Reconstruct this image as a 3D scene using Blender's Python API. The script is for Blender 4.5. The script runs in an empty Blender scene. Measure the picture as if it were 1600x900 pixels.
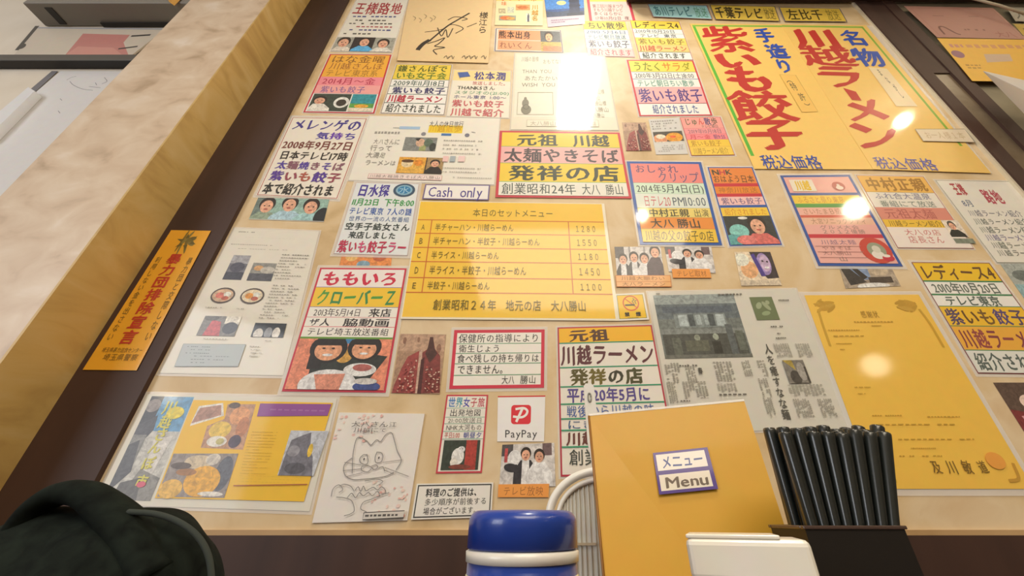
import bpy, bmesh, math, random
from mathutils import Vector, Matrix
random.seed(7)
S = bpy.context.scene
C = S.collection

# ------------------------------------------------------------------ camera, light, exposure
CAM_Z = 0.85                      # the camera stands just above the table top
F_PX = 600.0                      # focal length for a 1600 px wide frame
PITCH = math.atan(600.0 / 1004.0)
CX, CY = 835.0, 450.0             # principal point
WALL_Y = 0.60                     # the noticeboard wall
cam_d = bpy.data.cameras.new('camera')
cam_d.sensor_width = 36.0
cam_d.lens = 36.0 * F_PX / 1600.0
cam_d.shift_x = -(CX - 800.0) / 1600.0
cam_d.clip_start = 0.005
cam = bpy.data.objects.new('camera', cam_d)
C.objects.link(cam)
cam.location = (0, 0, CAM_Z)
cam.rotation_euler = (math.radians(90) + PITCH, 0, 0)
S.camera = cam

S.view_settings.view_transform = 'Standard'
S.view_settings.look = 'None'
S.view_settings.gamma = 1.0
S.view_settings.use_curve_mapping = False
S.view_settings.exposure = 0.36

w = bpy.data.worlds.new('world')
S.world = w
w.use_nodes = True
w.node_tree.nodes['Background'].inputs[0].default_value = (1.0, 0.93, 0.82, 1)
w.node_tree.nodes['Background'].inputs[1].default_value = 0.3

def area(name, loc, sx, sy, power, col, rot=(0, 0, 0)):
    l = bpy.data.lights.new(name, 'AREA')
    l.shape = 'RECTANGLE'; l.size = sx; l.size_y = sy
    l.energy = power; l.color = col
    o = bpy.data.objects.new(name, l); C.objects.link(o)
    o.location = loc; o.rotation_euler = rot
    return o
def bulb(name, loc, r, power, col):
    l = bpy.data.lights.new(name, 'POINT')
    l.shadow_soft_size = r; l.energy = power; l.color = col
    o = bpy.data.objects.new(name, l); C.objects.link(o); o.location = loc
    return o
WARM = (1.0, 0.84, 0.60)
area('ceiling_and_fill_light', (0.205, 0.08, 2.58), 0.17, 0.34, 8.5, (1.0, 0.93, 0.80))
area('ceiling_and_fill_light', (0.3, -1.5, 2.58), 1.6, 1.2, 40, (1.0, 0.88, 0.70))  # added fill from above, not a known ceiling fixture
area('cool_fill_light', (-3.2, -2.2, 1.7), 1.6, 1.8, 42, (0.92, 0.95, 1.0), (math.radians(90), 0, math.radians(-52)))  # added cool fill for the pillar front; no window stands here
bulb('pendant_bulb', (1.85, -0.03, 2.56), 0.03, 2.5, WARM)
bulb('pendant_bulb', (2.0, -0.6, 2.5), 0.06, 6, WARM)
bulb('pendant_bulb', (0.687, -0.667, 2.5), 0.035, 3, WARM)
bulb('pendant_bulb', (3.5, -2.6, 2.19), 0.11, 5, WARM)
bulb('pendant_bulb', (-3.35, -2.35, 1.80), 0.06, 3, WARM)

# ------------------------------------------------------------------ helpers
sP, cP = math.sin(PITCH), math.cos(PITCH)
def P(px, py, Y):
    """the point of the place seen at a photograph position, on the plane Y"""
    u, v = px - CX, CY - py
    k = Y / (F_PX * cP - v * sP)
    return Vector((u * k, Y, CAM_Z + (F_PX * sP + v * cP) * k))

def lin(h):
    h = h.lstrip('#')
    out = []
    for i in (0, 2, 4):
        x = int(h[i:i + 2], 16) / 255.0
        out.append(x / 12.92 if x <= 0.04045 else ((x + 0.055) / 1.055) ** 2.4)
    return (*out, 1)

MATS = {}
def mat(h, rough=0.5, coat=0.0, metal=0.0, name=None):
    key = (h, rough, coat, metal)
    if key in MATS: return MATS[key]
    m = bpy.data.materials.new(name or 'm_' + h.strip('#'))
    m.use_nodes = True
    nt = m.node_tree
    b = nt.nodes['Principled BSDF']
    b.inputs['Roughness'].default_value = rough
    b.inputs['Metallic'].default_value = metal
    b.inputs['Coat Weight'].default_value = coat
    b.inputs['Coat Roughness'].default_value = 0.07
    n = nt.nodes.new('ShaderNodeTexNoise'); n.inputs['Scale'].default_value = 60
    n.inputs['Detail'].default_value = 3
    tc = nt.nodes.new('ShaderNodeTexCoord'); nt.links.new(tc.outputs['Object'], n.inputs['Vector'])
    mx = nt.nodes.new('ShaderNodeMix'); mx.data_type = 'RGBA'; mx.blend_type = 'MULTIPLY'
    mx.inputs[0].default_value = 0.10
    mx.inputs[6].default_value = lin(h)
    nt.links.new(n.outputs['Color'], mx.inputs[7])
    nt.links.new(mx.outputs[2], b.inputs['Base Color'])
    MATS[key] = m
    return m
def photo_mat(h, coat):
    """printed photograph: the colour broken up by the grain and tones of a print"""
    key = (h, 'photo', coat)
    if key in MATS: return MATS[key]
    m = bpy.data.materials.new('print_' + h.strip('#')); m.use_nodes = True
    nt = m.node_tree; b = nt.nodes['Principled BSDF']
    b.inputs['Roughness'].default_value = 0.5; b.inputs['Coat Weight'].default_value = coat; b.inputs['Coat Roughness'].default_value = 0.07
    tc = nt.nodes.new('ShaderNodeTexCoord'); n = nt.nodes.new('ShaderNodeTexNoise')
    n.inputs['Scale'].default_value = 130; n.inputs['Detail'].default_value = 4; n.inputs['Roughness'].default_value = 0.65; n.inputs['Distortion'].default_value = 0.8
    nt.links.new(tc.outputs['Object'], n.inputs['Vector'])
    r = nt.nodes.new('ShaderNodeValToRGB'); r.color_ramp.elements[0].position = 0.32; r.color_ramp.elements[1].position = 0.68
    r.color_ramp.elements[0].color = (0.28, 0.26, 0.27, 1); r.color_ramp.elements[1].color = (1, 1, 1, 1)
    nt.links.new(n.outputs['Fac'], r.inputs[0])
    mx = nt.nodes.new('ShaderNodeMix'); mx.data_type = 'RGBA'; mx.blend_type = 'MULTIPLY'; mx.inputs[0].default_value = 0.68
    l = lin(h); mx.inputs[6].default_value = (min(1, l[0] * 1.4), min(1, l[1] * 1.4), min(1, l[2] * 1.4), 1)
    nt.links.new(r.outputs[0], mx.inputs[7]); nt.links.new(mx.outputs[2], b.inputs['Base Color'])
    MATS[key] = m; return m
def pm(h, coat): return mat(h, 0.55, coat)

def noise_mat(name, stops, scale, stretch=(1, 1, 1), rough=0.4, detail=6, distort=0.6, coat=0.0, bump=0.0):
    m = bpy.data.materials.new(name); m.use_nodes = True
    nt = m.node_tree; b = nt.nodes['Principled BSDF']
    tc = nt.nodes.new('ShaderNodeTexCoord'); mp = nt.nodes.new('ShaderNodeMapping')
    mp.inputs['Scale'].default_value = stretch
    n = nt.nodes.new('ShaderNodeTexNoise')
    n.inputs['Scale'].default_value = scale; n.inputs['Detail'].default_value = detail
    n.inputs['Distortion'].default_value = distort
    r = nt.nodes.new('ShaderNodeValToRGB')
    els = r.color_ramp.elements
    while len(els) < len(stops): els.new(0.5)
    for e, (p, c) in zip(els, stops):
        e.position = p; e.color = lin(c)
    nt.links.new(tc.outputs['Object'], mp.inputs['Vector']); nt.links.new(mp.outputs[0], n.inputs['Vector'])
    nt.links.new(n.outputs['Fac'], r.inputs[0]); nt.links.new(r.outputs[0], b.inputs['Base Color'])
    b.inputs['Roughness'].default_value = rough
    b.inputs['Coat Weight'].default_value = coat; b.inputs['Coat Roughness'].default_value = 0.1
    if bump:
        bp = nt.nodes.new('ShaderNodeBump'); bp.inputs['Strength'].default_value = bump; bp.inputs['Distance'].default_value = 0.002
        nt.links.new(n.outputs['Fac'], bp.inputs['Height']); nt.links.new(bp.outputs[0], b.inputs['Normal'])
    return m

def clear_mat(name, tint=(1, 1, 1, 1), clear=0.72, rough=0.08):
    m = bpy.data.materials.new(name); m.use_nodes = True
    nt = m.node_tree; b = nt.nodes['Principled BSDF']
    b.inputs['Base Color'].default_value = tint
    b.inputs['Roughness'].default_value = rough
    t = nt.nodes.new('ShaderNodeBsdfTransparent'); x = nt.nodes.new('ShaderNodeMixShader')
    x.inputs[0].default_value = clear
    o = nt.nodes['Material Output']
    nt.links.new(b.outputs[0], x.inputs[1]); nt.links.new(t.outputs[0], x.inputs[2]); nt.links.new(x.outputs[0], o.inputs[0])
    return m
FILM = clear_mat('clear_laminate', (0.93, 0.91, 0.88, 1), 0.5, 0.12)

class MB:
    """collects shapes for one mesh object"""
    def __init__(self): self.v, self.f, self.m, self.mi, self.smooth = [], [], [], [], []
    def slot(self, m):
        if m not in self.m: self.m.append(m)
        return self.m.index(m)
    def face_set(self, vs, fs, m, smooth=False):
        k = len(self.v); s = self.slot(m)
        self.v += [tuple(p) for p in vs]
        for f in fs:
            self.f.append([k + i for i in f]); self.mi.append(s); self.smooth.append(smooth)
    def box(self, a, b, m):
        x0, y0, z0 = a; x1, y1, z1 = b
        vs = [(x0, y0, z0), (x1, y0, z0), (x1, y1, z0), (x0, y1, z0), (x0, y0, z1), (x1, y0, z1), (x1, y1, z1), (x0, y1, z1)]
        self.face_set(vs, [(0, 3, 2, 1), (4, 5, 6, 7), (0, 1, 5, 4), (1, 2, 6, 5), (2, 3, 7, 6), (3, 0, 4, 7)], m)
    def hexa(self, bottom, top, m):
        self.face_set(list(bottom) + list(top), [(0, 3, 2, 1), (4, 5, 6, 7), (0, 1, 5, 4), (1, 2, 6, 5), (2, 3, 7, 6), (3, 0, 4, 7)], m)
    def lathe(self, prof, m, seg=48, c=(0, 0, 0)):
        vs, fs = [], []
        for r, z in prof:
            for i in range(seg):
                a = 2 * math.pi * i / seg
                vs.append((c[0] + r * math.cos(a), c[1] + r * math.sin(a), c[2] + z))
        for j in range(len(prof) - 1):
            for i in range(seg):
                n = (i + 1) % seg
                fs.append((j * seg + i, j * seg + n, (j + 1) * seg + n, (j + 1) * seg + i))
        fs.append(tuple(range(seg))[::-1]); fs.append(tuple((len(prof) - 1) * seg + i for i in range(seg)))
        self.face_set(vs, fs, m, True)
    def tube(self, pts, rad, m, seg=10, flat=1.0, axis=None):
        pts = [Vector(p) for p in pts]
        vs, fs = [], []
        for i, p in enumerate(pts):
            t = (pts[min(i + 1, len(pts) - 1)] - pts[max(i - 1, 0)]).normalized()
            a = Vector(axis) if axis else (Vector((0, 0, 1)) if abs(t.z) < 0.9 else Vector((0, 1, 0)))
            n1 = (a - t * a.dot(t)).normalized(); n2 = t.cross(n1)
            r = rad[i] if isinstance(rad, (list, tuple)) else rad
            for k in range(seg):
                q = 2 * math.pi * k / seg
                vs.append(p + n1 * (r * flat * math.cos(q)) + n2 * (r * math.sin(q)))
        for i in range(len(pts) - 1):
            for k in range(seg):
                n = (k + 1) % seg
                fs.append((i * seg + k, i * seg + n, (i + 1) * seg + n, (i + 1) * seg + k))
        fs.append(tuple(range(seg))[::-1]); fs.append(tuple((len(pts) - 1) * seg + k for k in range(seg)))
        self.face_set(vs, fs, m, True)
    def build(self, name, parent=None, loc=(0, 0, 0), bevel=0):
        me = bpy.data.meshes.new(name)
        L = Vector(loc)
        me.from_pydata([tuple(Vector(p) - L) for p in self.v], [], self.f)
        for m in self.m: me.materials.append(m)
        me.polygons.foreach_set('material_index', self.mi)
        me.polygons.foreach_set('use_smooth', self.smooth)
        me.update()
        o = bpy.data.objects.new(name, me); C.objects.link(o)
        if parent is not None: o.parent = parent
        else: o.location = L
        if bevel:
            bv = o.modifiers.new('bevel', 'BEVEL'); bv.width = bevel; bv.segments = 3; bv.limit_method = 'ANGLE'
        return o
def tag(o, label, cat, group=None):
    o['label'] = label; o['category'] = cat
    if group: o['group'] = group
    return o
def struct(o):
    o['kind'] = 'structure'; return o
def empty(name, loc):
    o = bpy.data.objects.new(name, None); o.empty_display_size = 0.02
    C.objects.link(o); o.location = loc; return o
def smooth_path(pts, n=8):
    """Catmull-Rom through the given points"""
    q = [Vector(p) for p in pts]; q = [q[0] * 2 - q[1]] + q + [q[-1] * 2 - q[-2]]
    out = []
    for i in range(1, len(q) - 2):
        a, b, c, d = q[i - 1:i + 3]
        for k in range(n):
            t = k / n
            out.append(0.5 * ((2 * b) + (c - a) * t + (2 * a - 5 * b + 4 * c - d) * t * t + (3 * b - a - 3 * c + d) * t ** 3))
    out.append(q[-2]); return out

# ------------------------------------------------------------------ letters
GL = {}
def glyph(ch, bold):
    key = (ch, bold)
    if key in GL: return GL[key]
    c = bpy.data.curves.new('glyph', 'FONT'); c.body = ch; c.resolution_u = 2; c.offset = bold
    o = bpy.data.objects.new('glyph', c); C.objects.link(o)
    dg = bpy.context.evaluated_depsgraph_get()
    me = bpy.data.meshes.new_from_object(o.evaluated_get(dg))
    vs = [(p.co.x, p.co.y) for p in me.vertices]; fs = [tuple(p.vertices) for p in me.polygons]
    bpy.data.objects.remove(o); bpy.data.curves.remove(c); bpy.data.meshes.remove(me)
    wide = ord(ch) > 0x2000
    if not wide and vs:
        x0 = min(p[0] for p in vs); x1 = max(p[0] for p in vs)
        wdt = max(x1 - x0 + 0.08, 0.25)
        vs = [(p[0] - x0 + 0.04, p[1]) for p in vs]
    else: wdt = 1.0 if wide else 0.4
    GL[key] = (vs, fs, wdt)
    return GL[key]

# ------------------------------------------------------------------ sheets of paper on the wall
def homography(q):
    (x0, y0), (x1, y1), (x2, y2), (x3, y3) = q
    sx, sy = x0 - x1 + x2 - x3, y0 - y1 + y2 - y3
    dx1, dx2, dy1, dy2 = x1 - x2, x3 - x2, y1 - y2, y3 - y2
    d = dx1 * dy2 - dx2 * dy1
    g, h = (sx * dy2 - dx2 * sy) / d, (dx1 * sy - sx * dy1) / d
    return Matrix(((x1 - x0 + g * x1, x3 - x0 + h * x3, x0), (y1 - y0 + g * y1, y3 - y0 + h * y3, y0), (g, h, 1)))

class Sheet:
    """one sheet on the wall; u runs right and v down, both 0..1 over the sheet"""
    def __init__(self, name, label, cat, quad, paper='#f4f1ea', lift=1.0, coat=0.5, group=None, film=0, base_y=WALL_Y, thick=0.0003):
        self.name, self.label, self.cat, self.group = name, label, cat, group
        self.Y = base_y - lift * 0.0006; self.base = base_y
        self.coat = coat; self.photo = False
        pts = [P(x, y, base_y) for x, y in quad]
        self.H = homography([(p.x, p.z) for p in pts]); self.Hi = self.H.inverted()
        self.o = self.at(0.5, 0.5, 0)
        self.d = thick
        self.root = MB(); self.parts = []; self.cur = self.root
        w_ = (pts[1] - pts[0]).length; h_ = (pts[3] - pts[0]).length
        self.w, self.h = (w_ + (pts[2] - pts[3]).length) / 2, (h_ + (pts[2] - pts[1]).length) / 2
        a = [self.at(u, v, 0) for u, v in ((0, 0), (1, 0), (1, 1), (0, 1))]
        b = [self.at(u, v, thick) for u, v in ((0, 0), (1, 0), (1, 1), (0, 1))]
        self.root.face_set(a + b, [(7, 6, 5, 4), (0, 4, 5, 1), (1, 5, 6, 2), (2, 6, 7, 3), (3, 7, 4, 0)], pm(paper, coat))
        if film:
            fu, fv = film / self.w, film / self.h
            self.part('laminate_film')
            a = [self.at(u, v, -0.0001) for u, v in ((-fu, -fv), (1 + fu, -fv), (1 + fu, 1 + fv), (-fu, 1 + fv))]
            b = [p + Vector((0, 0.0002, 0)) for p in a]
            self.cur.face_set(b + a, [(7, 6, 5, 4), (0, 4, 5, 1), (1, 5, 6, 2), (2, 6, 7, 3), (3, 7, 4, 0)], FILM)
            self.main()
    def at(self, u, v, d):
        q = self.H @ Vector((u, v, 1)); return Vector((q.x / q.z, self.Y - d, q.y / q.z))
    def uv(self, px, py):
        p = P(px, py, self.base); q = self.Hi @ Vector((p.x, p.z, 1)); return q.x / q.z, q.y / q.z
    def box(self, x0, y0, x1, y1):
        a, b = self.uv(x0, y0), self.uv(x1, y1); return (a[0], a[1], b[0], b[1])
    def boxm(self, x0, y0, x1, y1):
        ym, xm = (y0 + y1) / 2, (x0 + x1) / 2
        return (self.uv(x0, ym)[0], self.uv(xm, y0)[1], self.uv(x1, ym)[0], self.uv(xm, y1)[1])
    def part(self, name, label=None):
        self.cur = MB(); self.parts.append((name, self.cur, label)); self.photo = name in ('photograph', 'picture_page'); return self
    def main(self): self.cur = self.root; self.photo = False; return self
    def ink(self, c):
        return photo_mat(c, self.coat) if self.photo else pm(c, self.coat)
    def step(self): self.d += 0.00003; return self.d
    def poly(self, pts, c, d=None):
        d = self.step() if d is None else d
        self.cur.face_set([self.at(u, v, d) for u, v in pts], [tuple(range(len(pts)))[::-1]], self.ink(c))
    def rect(self, b, c): self.poly([(b[0], b[1]), (b[2], b[1]), (b[2], b[3]), (b[0], b[3])], c)
    def frame(self, b, c, t):
        tu, tv = t / self.w, t / self.h
        d = self.step()
        x0, y0, x1, y1 = b
        for r in ((x0, y0, x1, y0 + tv), (x0, y1 - tv, x1, y1), (x0, y0 + tv, x0 + tu, y1 - tv), (x1 - tu, y0 + tv, x1, y1 - tv)):
            self.poly([(r[0], r[1]), (r[2], r[1]), (r[2], r[3]), (r[0], r[3])], c, d)
    def line(self, pts, wd, c):
        """one continuous pen stroke"""
        d = self.step()
        q = [Vector((u * self.w, v * self.h)) for u, v in pts]
        q = [p for i, p in enumerate(q) if i == 0 or (p - q[i - 1]).length > 1e-6]
        if len(q) < 2: return
        vs = []
        for i, p in enumerate(q):
            t_ = (q[min(i + 1, len(q) - 1)] - q[max(i - 1, 0)])
            t_ = t_.normalized() if t_.length > 1e-9 else Vector((1, 0))
            n_ = Vector((-t_.y, t_.x)) * (wd / 2)
            if 0 < i < len(q) - 1:
                a_ = (q[i] - q[i - 1]).normalized(); n_ *= min(1.6, 1 / max(0.5, abs(a_.dot(t_))))
            for s_ in (1, -1):
                r = p + n_ * s_; vs.append(self.at(r.x / self.w, r.y / self.h, d + i * 0.000002))
        self.cur.face_set(vs, [(2 * i, 2 * i + 1, 2 * i + 3, 2 * i + 2) for i in range(len(q) - 1)], self.ink(c))
        self.d += 0.000002 * len(q)
    def curve(self, pts, wd, c, n=6):
        self.line([(p.x, p.y) for p in smooth_path([(u, v, 0) for u, v in pts], n)], wd, c)
    def ring(self, cu, cv, ru, rv, c, t=0.3, n=28):
        d = self.step()
        for i in range(n):
            a, b = 2 * math.pi * i / n, 2 * math.pi * (i + 1) / n
            self.poly([(cu + ru * k * math.cos(q), cv + rv * k * math.sin(q)) for q, k in ((a, 1), (b, 1), (b, 1 - t), (a, 1 - t))], c, d)
    def ellipse(self, cu, cv, ru, rv, c, clip=None, n=22, rot=0):
        pts = []
        for i in range(n):
            a = 2 * math.pi * i / n
            x, y = ru * math.cos(a), rv * math.sin(a)
            u, v = cu + x * math.cos(rot) - y * math.sin(rot), cv + x * math.sin(rot) + y * math.cos(rot)
            if clip: u, v = min(max(u, clip[0]), clip[2]), min(max(v, clip[1]), clip[3])
            pts.append((u, v))
        self.poly(pts, c)
    def text(self, s, b, c, bold=0.012, vert=False, jit=0.05, fill=0.96):
        """characters fitted into the box b; c may be a list of colours, one per character in turn"""
        if not s: return
        x0, y0, x1, y1 = b
        cols = c if isinstance(c, (list, tuple)) else [c]
        gs = [glyph(ch, 0.0) if ch not in ' 　' else ([], [], 0.55 if ch == ' ' else 1.0) for ch in s]
        d = self.step()
        b_ = bold
        strikes = [(0, 0)] if b_ < 0.006 else [(-b_ * 0.6, 0), (b_ * 0.6, 0)] if b_ < 0.018 else [(-b_ * 1.1, b_ * 0.8), (-b_ * 0.4, b_ * 0.3), (b_ * 0.4, -b_ * 0.3), (b_ * 1.1, -b_ * 0.8)]
        tot = float(len(gs)) if vert else sum(g[2] for g in gs)
        pos = 0.0
        for i, (ch, (vs, fs, wd)) in enumerate(zip(s, gs)):
            sc = fill * (1 + random.uniform(-jit, jit)); a = random.uniform(-jit, jit)
            ca, sa = math.cos(a), math.sin(a)
            rot = vert and ch in 'ー〜（）()'
            cell = 1.0 if vert else wd
            out = []
            for x, y in vs:
                x -= wd / 2; y -= 0.38
                if rot: x, y = y, -x
                x, y = (x * ca - y * sa) * sc, (x * sa + y * ca) * sc
                if vert: out.append((x0 + (x1 - x0) * (0.5 + x / 0.95), y0 + (y1 - y0) * (pos + 0.5 - y) / tot))
                else: out.append((x0 + (x1 - x0) * (pos + wd / 2 + x) / tot, y0 + (y1 - y0) * (0.5 - y / 0.95)))
            if fs:
                m = self.ink(cols[i % len(cols)])
                eu, ev = (x1 - x0) / (1.0 if vert else tot), (y1 - y0) / (tot if vert else 1.0)
                for k, (sx, sy) in enumerate(strikes):
                    self.cur.face_set([self.at(u + sx * eu, v + sy * ev, d + k * 0.000012) for u, v in out], fs, m)
            pos += cell
        self.d += 0.000012 * len(strikes)
    def micro(self, b, rows, c, fill=0.85, cols=None, vert=False, h=0.5):
        """print too small to read: short dashes in rows"""
        x0, y0, x1, y1 = b; d = self.step()
        if vert: rows_n = rows
        for r in range(rows):
            t = 0.0; end = 1.0 if random.random() < 0.7 else random.uniform(0.45, 0.95)
            while t < end:
                L = random.uniform(0.02, 0.07) if cols is None else 1.0 / cols * random.uniform(0.6, 1.0)
                g = 0.012 if cols is None else 0.35 / cols
                if random.random() < fill:
                    e = min(t + L, end); k = (r + 0.5 - h / 2 * random.uniform(0.7, 1.1)) / rows; k2 = (r + 0.5 + h / 2 * random.uniform(0.7, 1.1)) / rows
                    if vert: q = (x1 - (x1 - x0) * k2, y0 + (y1 - y0) * t, x1 - (x1 - x0) * k, y0 + (y1 - y0) * e)
                    else: q = (x0 + (x1 - x0) * t, y0 + (y1 - y0) * k, x0 + (x1 - x0) * e, y0 + (y1 - y0) * k2)
                    self.poly([(q[0], q[1]), (q[2], q[1]), (q[2], q[3]), (q[0], q[3])], c, d)
                t += L + g
    def picture(self, b, bg, shapes):
        """a printed picture in the box b; its shapes are given 0..1 over the box"""
        self.rect(b, bg)
        W, H = b[2] - b[0], b[3] - b[1]
        X = lambda u: b[0] + W * min(max(u, 0), 1); Yv = lambda v: b[1] + H * min(max(v, 0), 1)
        for s in shapes:
            if s[0] == 'r': self.rect((X(s[1]), Yv(s[2]), X(s[3]), Yv(s[4])), s[5])
            elif s[0] == 'e': self.ellipse(b[0] + W * s[1], b[1] + H * s[2], W * s[3], H * s[4], s[5], b, rot=s[6] if len(s) > 6 else 0)
            elif s[0] == 'p': self.poly([(X(u), Yv(v)) for u, v in s[1]], s[2])
    def done(self):
        r = self.root.build(self.name, None, self.o)
        tag(r, self.label, self.cat, self.group)
        for n, mb, lab in self.parts:
            if not mb.f: continue
            o = mb.build(n, r, self.o)
            if lab: o['label'] = lab
        return r

def head(x, y, r, hair='#2a211d', skin='#d9a588', asp=1.0, face=True):
    out = [('e', x, y - r * 0.25 * asp, r * 1.12, r * 1.15 * asp, hair), ('e', x, y + r * 0.12 * asp, r * 0.86, r * 0.98 * asp, skin)]
    if face:
        out += [('e', x - r * 0.34, y + r * 0.02 * asp, r * 0.13, r * 0.1 * asp, '#3a2a24'), ('e', x + r * 0.34, y + r * 0.02 * asp, r * 0.13, r * 0.1 * asp, '#3a2a24'),
                ('e', x, y + r * 0.55 * asp, r * 0.3, r * 0.12 * asp, '#a8544a')]
    return out
def torso(x, y, wd, c, inner=None):
    out = [('p', [(x - wd * 0.45, y), (x + wd * 0.45, y), (x + wd, min(1, y + 0.25)), (x + wd * 1.05, 1), (x - wd * 1.05, 1), (x - wd, min(1, y + 0.25))][::-1][::-1], c)]
    if inner: out.append(('p', [(x - wd * 0.3, y), (x + wd * 0.3, y), (x + wd * 0.35, 1), (x - wd * 0.35, 1)], inner))
    return out
def person_at(x, y, r, shirt, asp=1.0, hair='#2a211d', skin='#d9a588', inner=None, k=2.0):
    return torso(x, y + r * 1.0 * asp, r * k, shirt, inner) + head(x, y, r, hair, skin, asp)

def poster(name, label, quad, ys, rows, border=None, sep=None, paper='#f4f1ea', cat='poster', inset=0.0, **kw):
    """a hand-lettered notice: ys are the row limits, rows are (ground, [(text, u0, u1, colour, bold)...] or a picture)"""
    s = Sheet(name, label, cat, quad, paper, **kw)
    mx = (quad[0][0] + quad[1][0] + quad[2][0] + quad[3][0]) / 4
    top, bot = (quad[0][1] + quad[1][1]) / 2, (quad[2][1] + quad[3][1]) / 2
    tx, bx = (quad[0][0] + quad[1][0]) / 2, (quad[2][0] + quad[3][0]) / 2
    vs = [s.uv(tx + (bx - tx) * (y - top) / (bot - top), y)[1] for y in ys]
    bu = bv = 0.0
    if inset: bu, bv = inset / s.w, inset / s.h
    if border:
        s.main(); s.frame((bu, bv, 1 - bu, 1 - bv), border[0], border[1])
        bu += border[1] / s.w; bv += border[1] / s.h
    for i, row in enumerate(rows):
        v0, v1 = max(vs[i], bv), min(vs[i + 1], 1 - bv)
        x0, x1 = bu, 1 - bu
        g, items = row[0], row[1]
        if items and items[0] == 'pic':
            s.part('photograph')
            if g: s.rect((x0, v0, x1, v1), g)
            for it in items[1:]:
                a, b_, bg, sh = it
                s.picture((x0 + (x1 - x0) * a[0], v0 + (v1 - v0) * a[1], x0 + (x1 - x0) * a[2], v0 + (v1 - v0) * a[3]), bg, sh)
        else:
            s.part('title_strip' if i == 0 else 'text_strip')
            if g: s.rect((x0, v0, x1, v1), g)
            for it in items:
                t, u0, u1, c = it[:4]
                bold = it[4] if len(it) > 4 else 0.012
                a0, a1 = (it[5], it[6]) if len(it) > 6 else (0.08, 0.94)
                bx_ = (x0 + (x1 - x0) * u0, v0 + (v1 - v0) * a0, x0 + (x1 - x0) * u1, v0 + (v1 - v0) * a1)
                if t[0] == '~': s.micro(bx_, int(t[1:] or 1), c, cols=14)
                else: s.text(t, bx_, c, bold)
        sc = row[2] if len(row) > 2 else (sep[0] if sep else None)
        if sc and i < len(rows) - 1:
            s.main(); hv = (row[3] if len(row) > 3 else (sep[1] if sep else 0.001)) / s.h / 2
            s.rect((x0, v1 - hv, x1, v1 + hv), sc)
    s.main()
    return s

# ------------------------------------------------------------------ the room
M_BOARD = noise_mat('marbled_board', [(0.25, '#b99a6c'), (0.45, '#d3b88c'), (0.6, '#dcc6a2'), (0.8, '#c9a77c')], 9, rough=0.5, coat=0.04)
M_WOOD = noise_mat('dark_wood', [(0.3, '#35211a'), (0.7, '#472e24')], 14, (1, 1, 0.15), rough=0.6, detail=8, bump=0.08)
M_MARBLE = noise_mat('pale_marble_tile', [(0.25, '#b59c80'), (0.42, '#d2baa0'), (0.6, '#dcc8b0'), (0.8, '#e8dacb')], 15, (1, 1, 1.3), rough=0.35, distort=0.5, coat=0.15, detail=4)
M_YTILE = noise_mat('ochre_tile', [(0.25, '#b28e50'), (0.5, '#c9a662'), (0.75, '#d2b47a')], 8, (1, 1, 2.2), rough=0.4, distort=1.2)
M_CREAM = noise_mat('cream_plaster', [(0.3, '#ddd2c0'), (0.7, '#e8dfd0')], 5, rough=0.8)
M_GREYWALL = noise_mat('grey_panel', [(0.3, '#7d745e'), (0.7, '#918871')], 10, rough=0.4)
M_FLOOR = noise_mat('floor_tile', [(0.3, '#6d5b48'), (0.7, '#85725c')], 4, rough=0.4)
M_CEIL = noise_mat('ceiling_board', [(0.3, '#d8d2c6'), (0.7, '#e4dfd4')], 6, rough=0.8)

def slab(name, a, b, m):
    mb = MB(); mb.box(a, b, m); return struct(mb.build(name, None, ((a[0] + b[0]) / 2, (a[1] + b[1]) / 2, a[2])))
BX0, BX1 = -0.608, 1.039
BZ0 = CAM_Z - 0.014
slab('floor', (-6, -4.5, -0.05), (6, 0.9, 0), M_FLOOR)
slab('ceiling', (-6, -4.5, 2.7), (6, 0.9, 2.75), M_CEIL)
slab('wall_front', (-6, 0.62, 0), (6, 0.9, 2.7), M_CREAM)
slab('wall_rear', (-6, -4.6, 0), (6, -4.5, 2.7), M_CREAM)
slab('wall_left', (-6.1, -4.5, 0), (-6, 0.9, 2.7), M_CREAM)
slab('wall_right', (6, -4.5, 0), (6.1, 0.9, 2.7), M_CREAM)
slab('wall_board', (BX0, WALL_Y, BZ0), (BX1, 0.62, 2.7), M_BOARD)
slab('trim_1', (-0.729, 0.592, 0), (BX0, 0.62, 2.7), M_WOOD)
slab('trim_2', (BX0, 0.594, 0), (BX1, 0.62, BZ0 - 0.006), M_WOOD)
slab('trim_3', (BX0, 0.596, BZ0 - 0.006), (BX1, 0.62, BZ0), noise_mat('tan_moulding', [(0.3, '#a8865a'), (0.7, '#bf9e72')], 8, rough=0.5))
slab('trim_4', (BX1, 0.590, 0), (1.074, 0.62, 2.7), M_WOOD)
slab('trim_5', (1.124, 0.590, 0), (1.160, 0.62, 2.7), M_WOOD)
slab('trim_6', (1.074, 0.596, 0), (1.124, 0.62, P(1480, 118, WALL_Y).z), noise_mat('wood_sheen_brown', [(0.3, '#6a5a46'), (0.7, '#80705a')], 12, rough=0.25))  # sheen on the dark wood post, put in as a lighter brown inset
slab('trim_7', (1.074, 0.593, P(1480, 118, WALL_Y).z), (1.124, 0.62, 2.7), M_WOOD)
slab('trim_8', (BX1 - 0.006, 0.594, BZ0), (BX1, WALL_Y, 2.7), mat('#d8cdb4', 0.25, 0.4))
slab('wall_panel_right', (1.160, 0.60, 0), (2.6, 0.62, 2.7), M_GREYWALL)
mb = MB()
PX0, PX1, PY0 = -0.951, -0.729, 0.503
mb.box((PX0, PY0, 0), (PX1 - 0.004, 0.62, 2.7), M_MARBLE)
struct(mb.build('wall_pillar', None, ((PX0 + PX1) / 2, PY0, 0)))
slab('wall_pillar_side', (PX1 - 0.004, PY0, 0), (PX1, 0.62, 2.7), M_YTILE)
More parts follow.
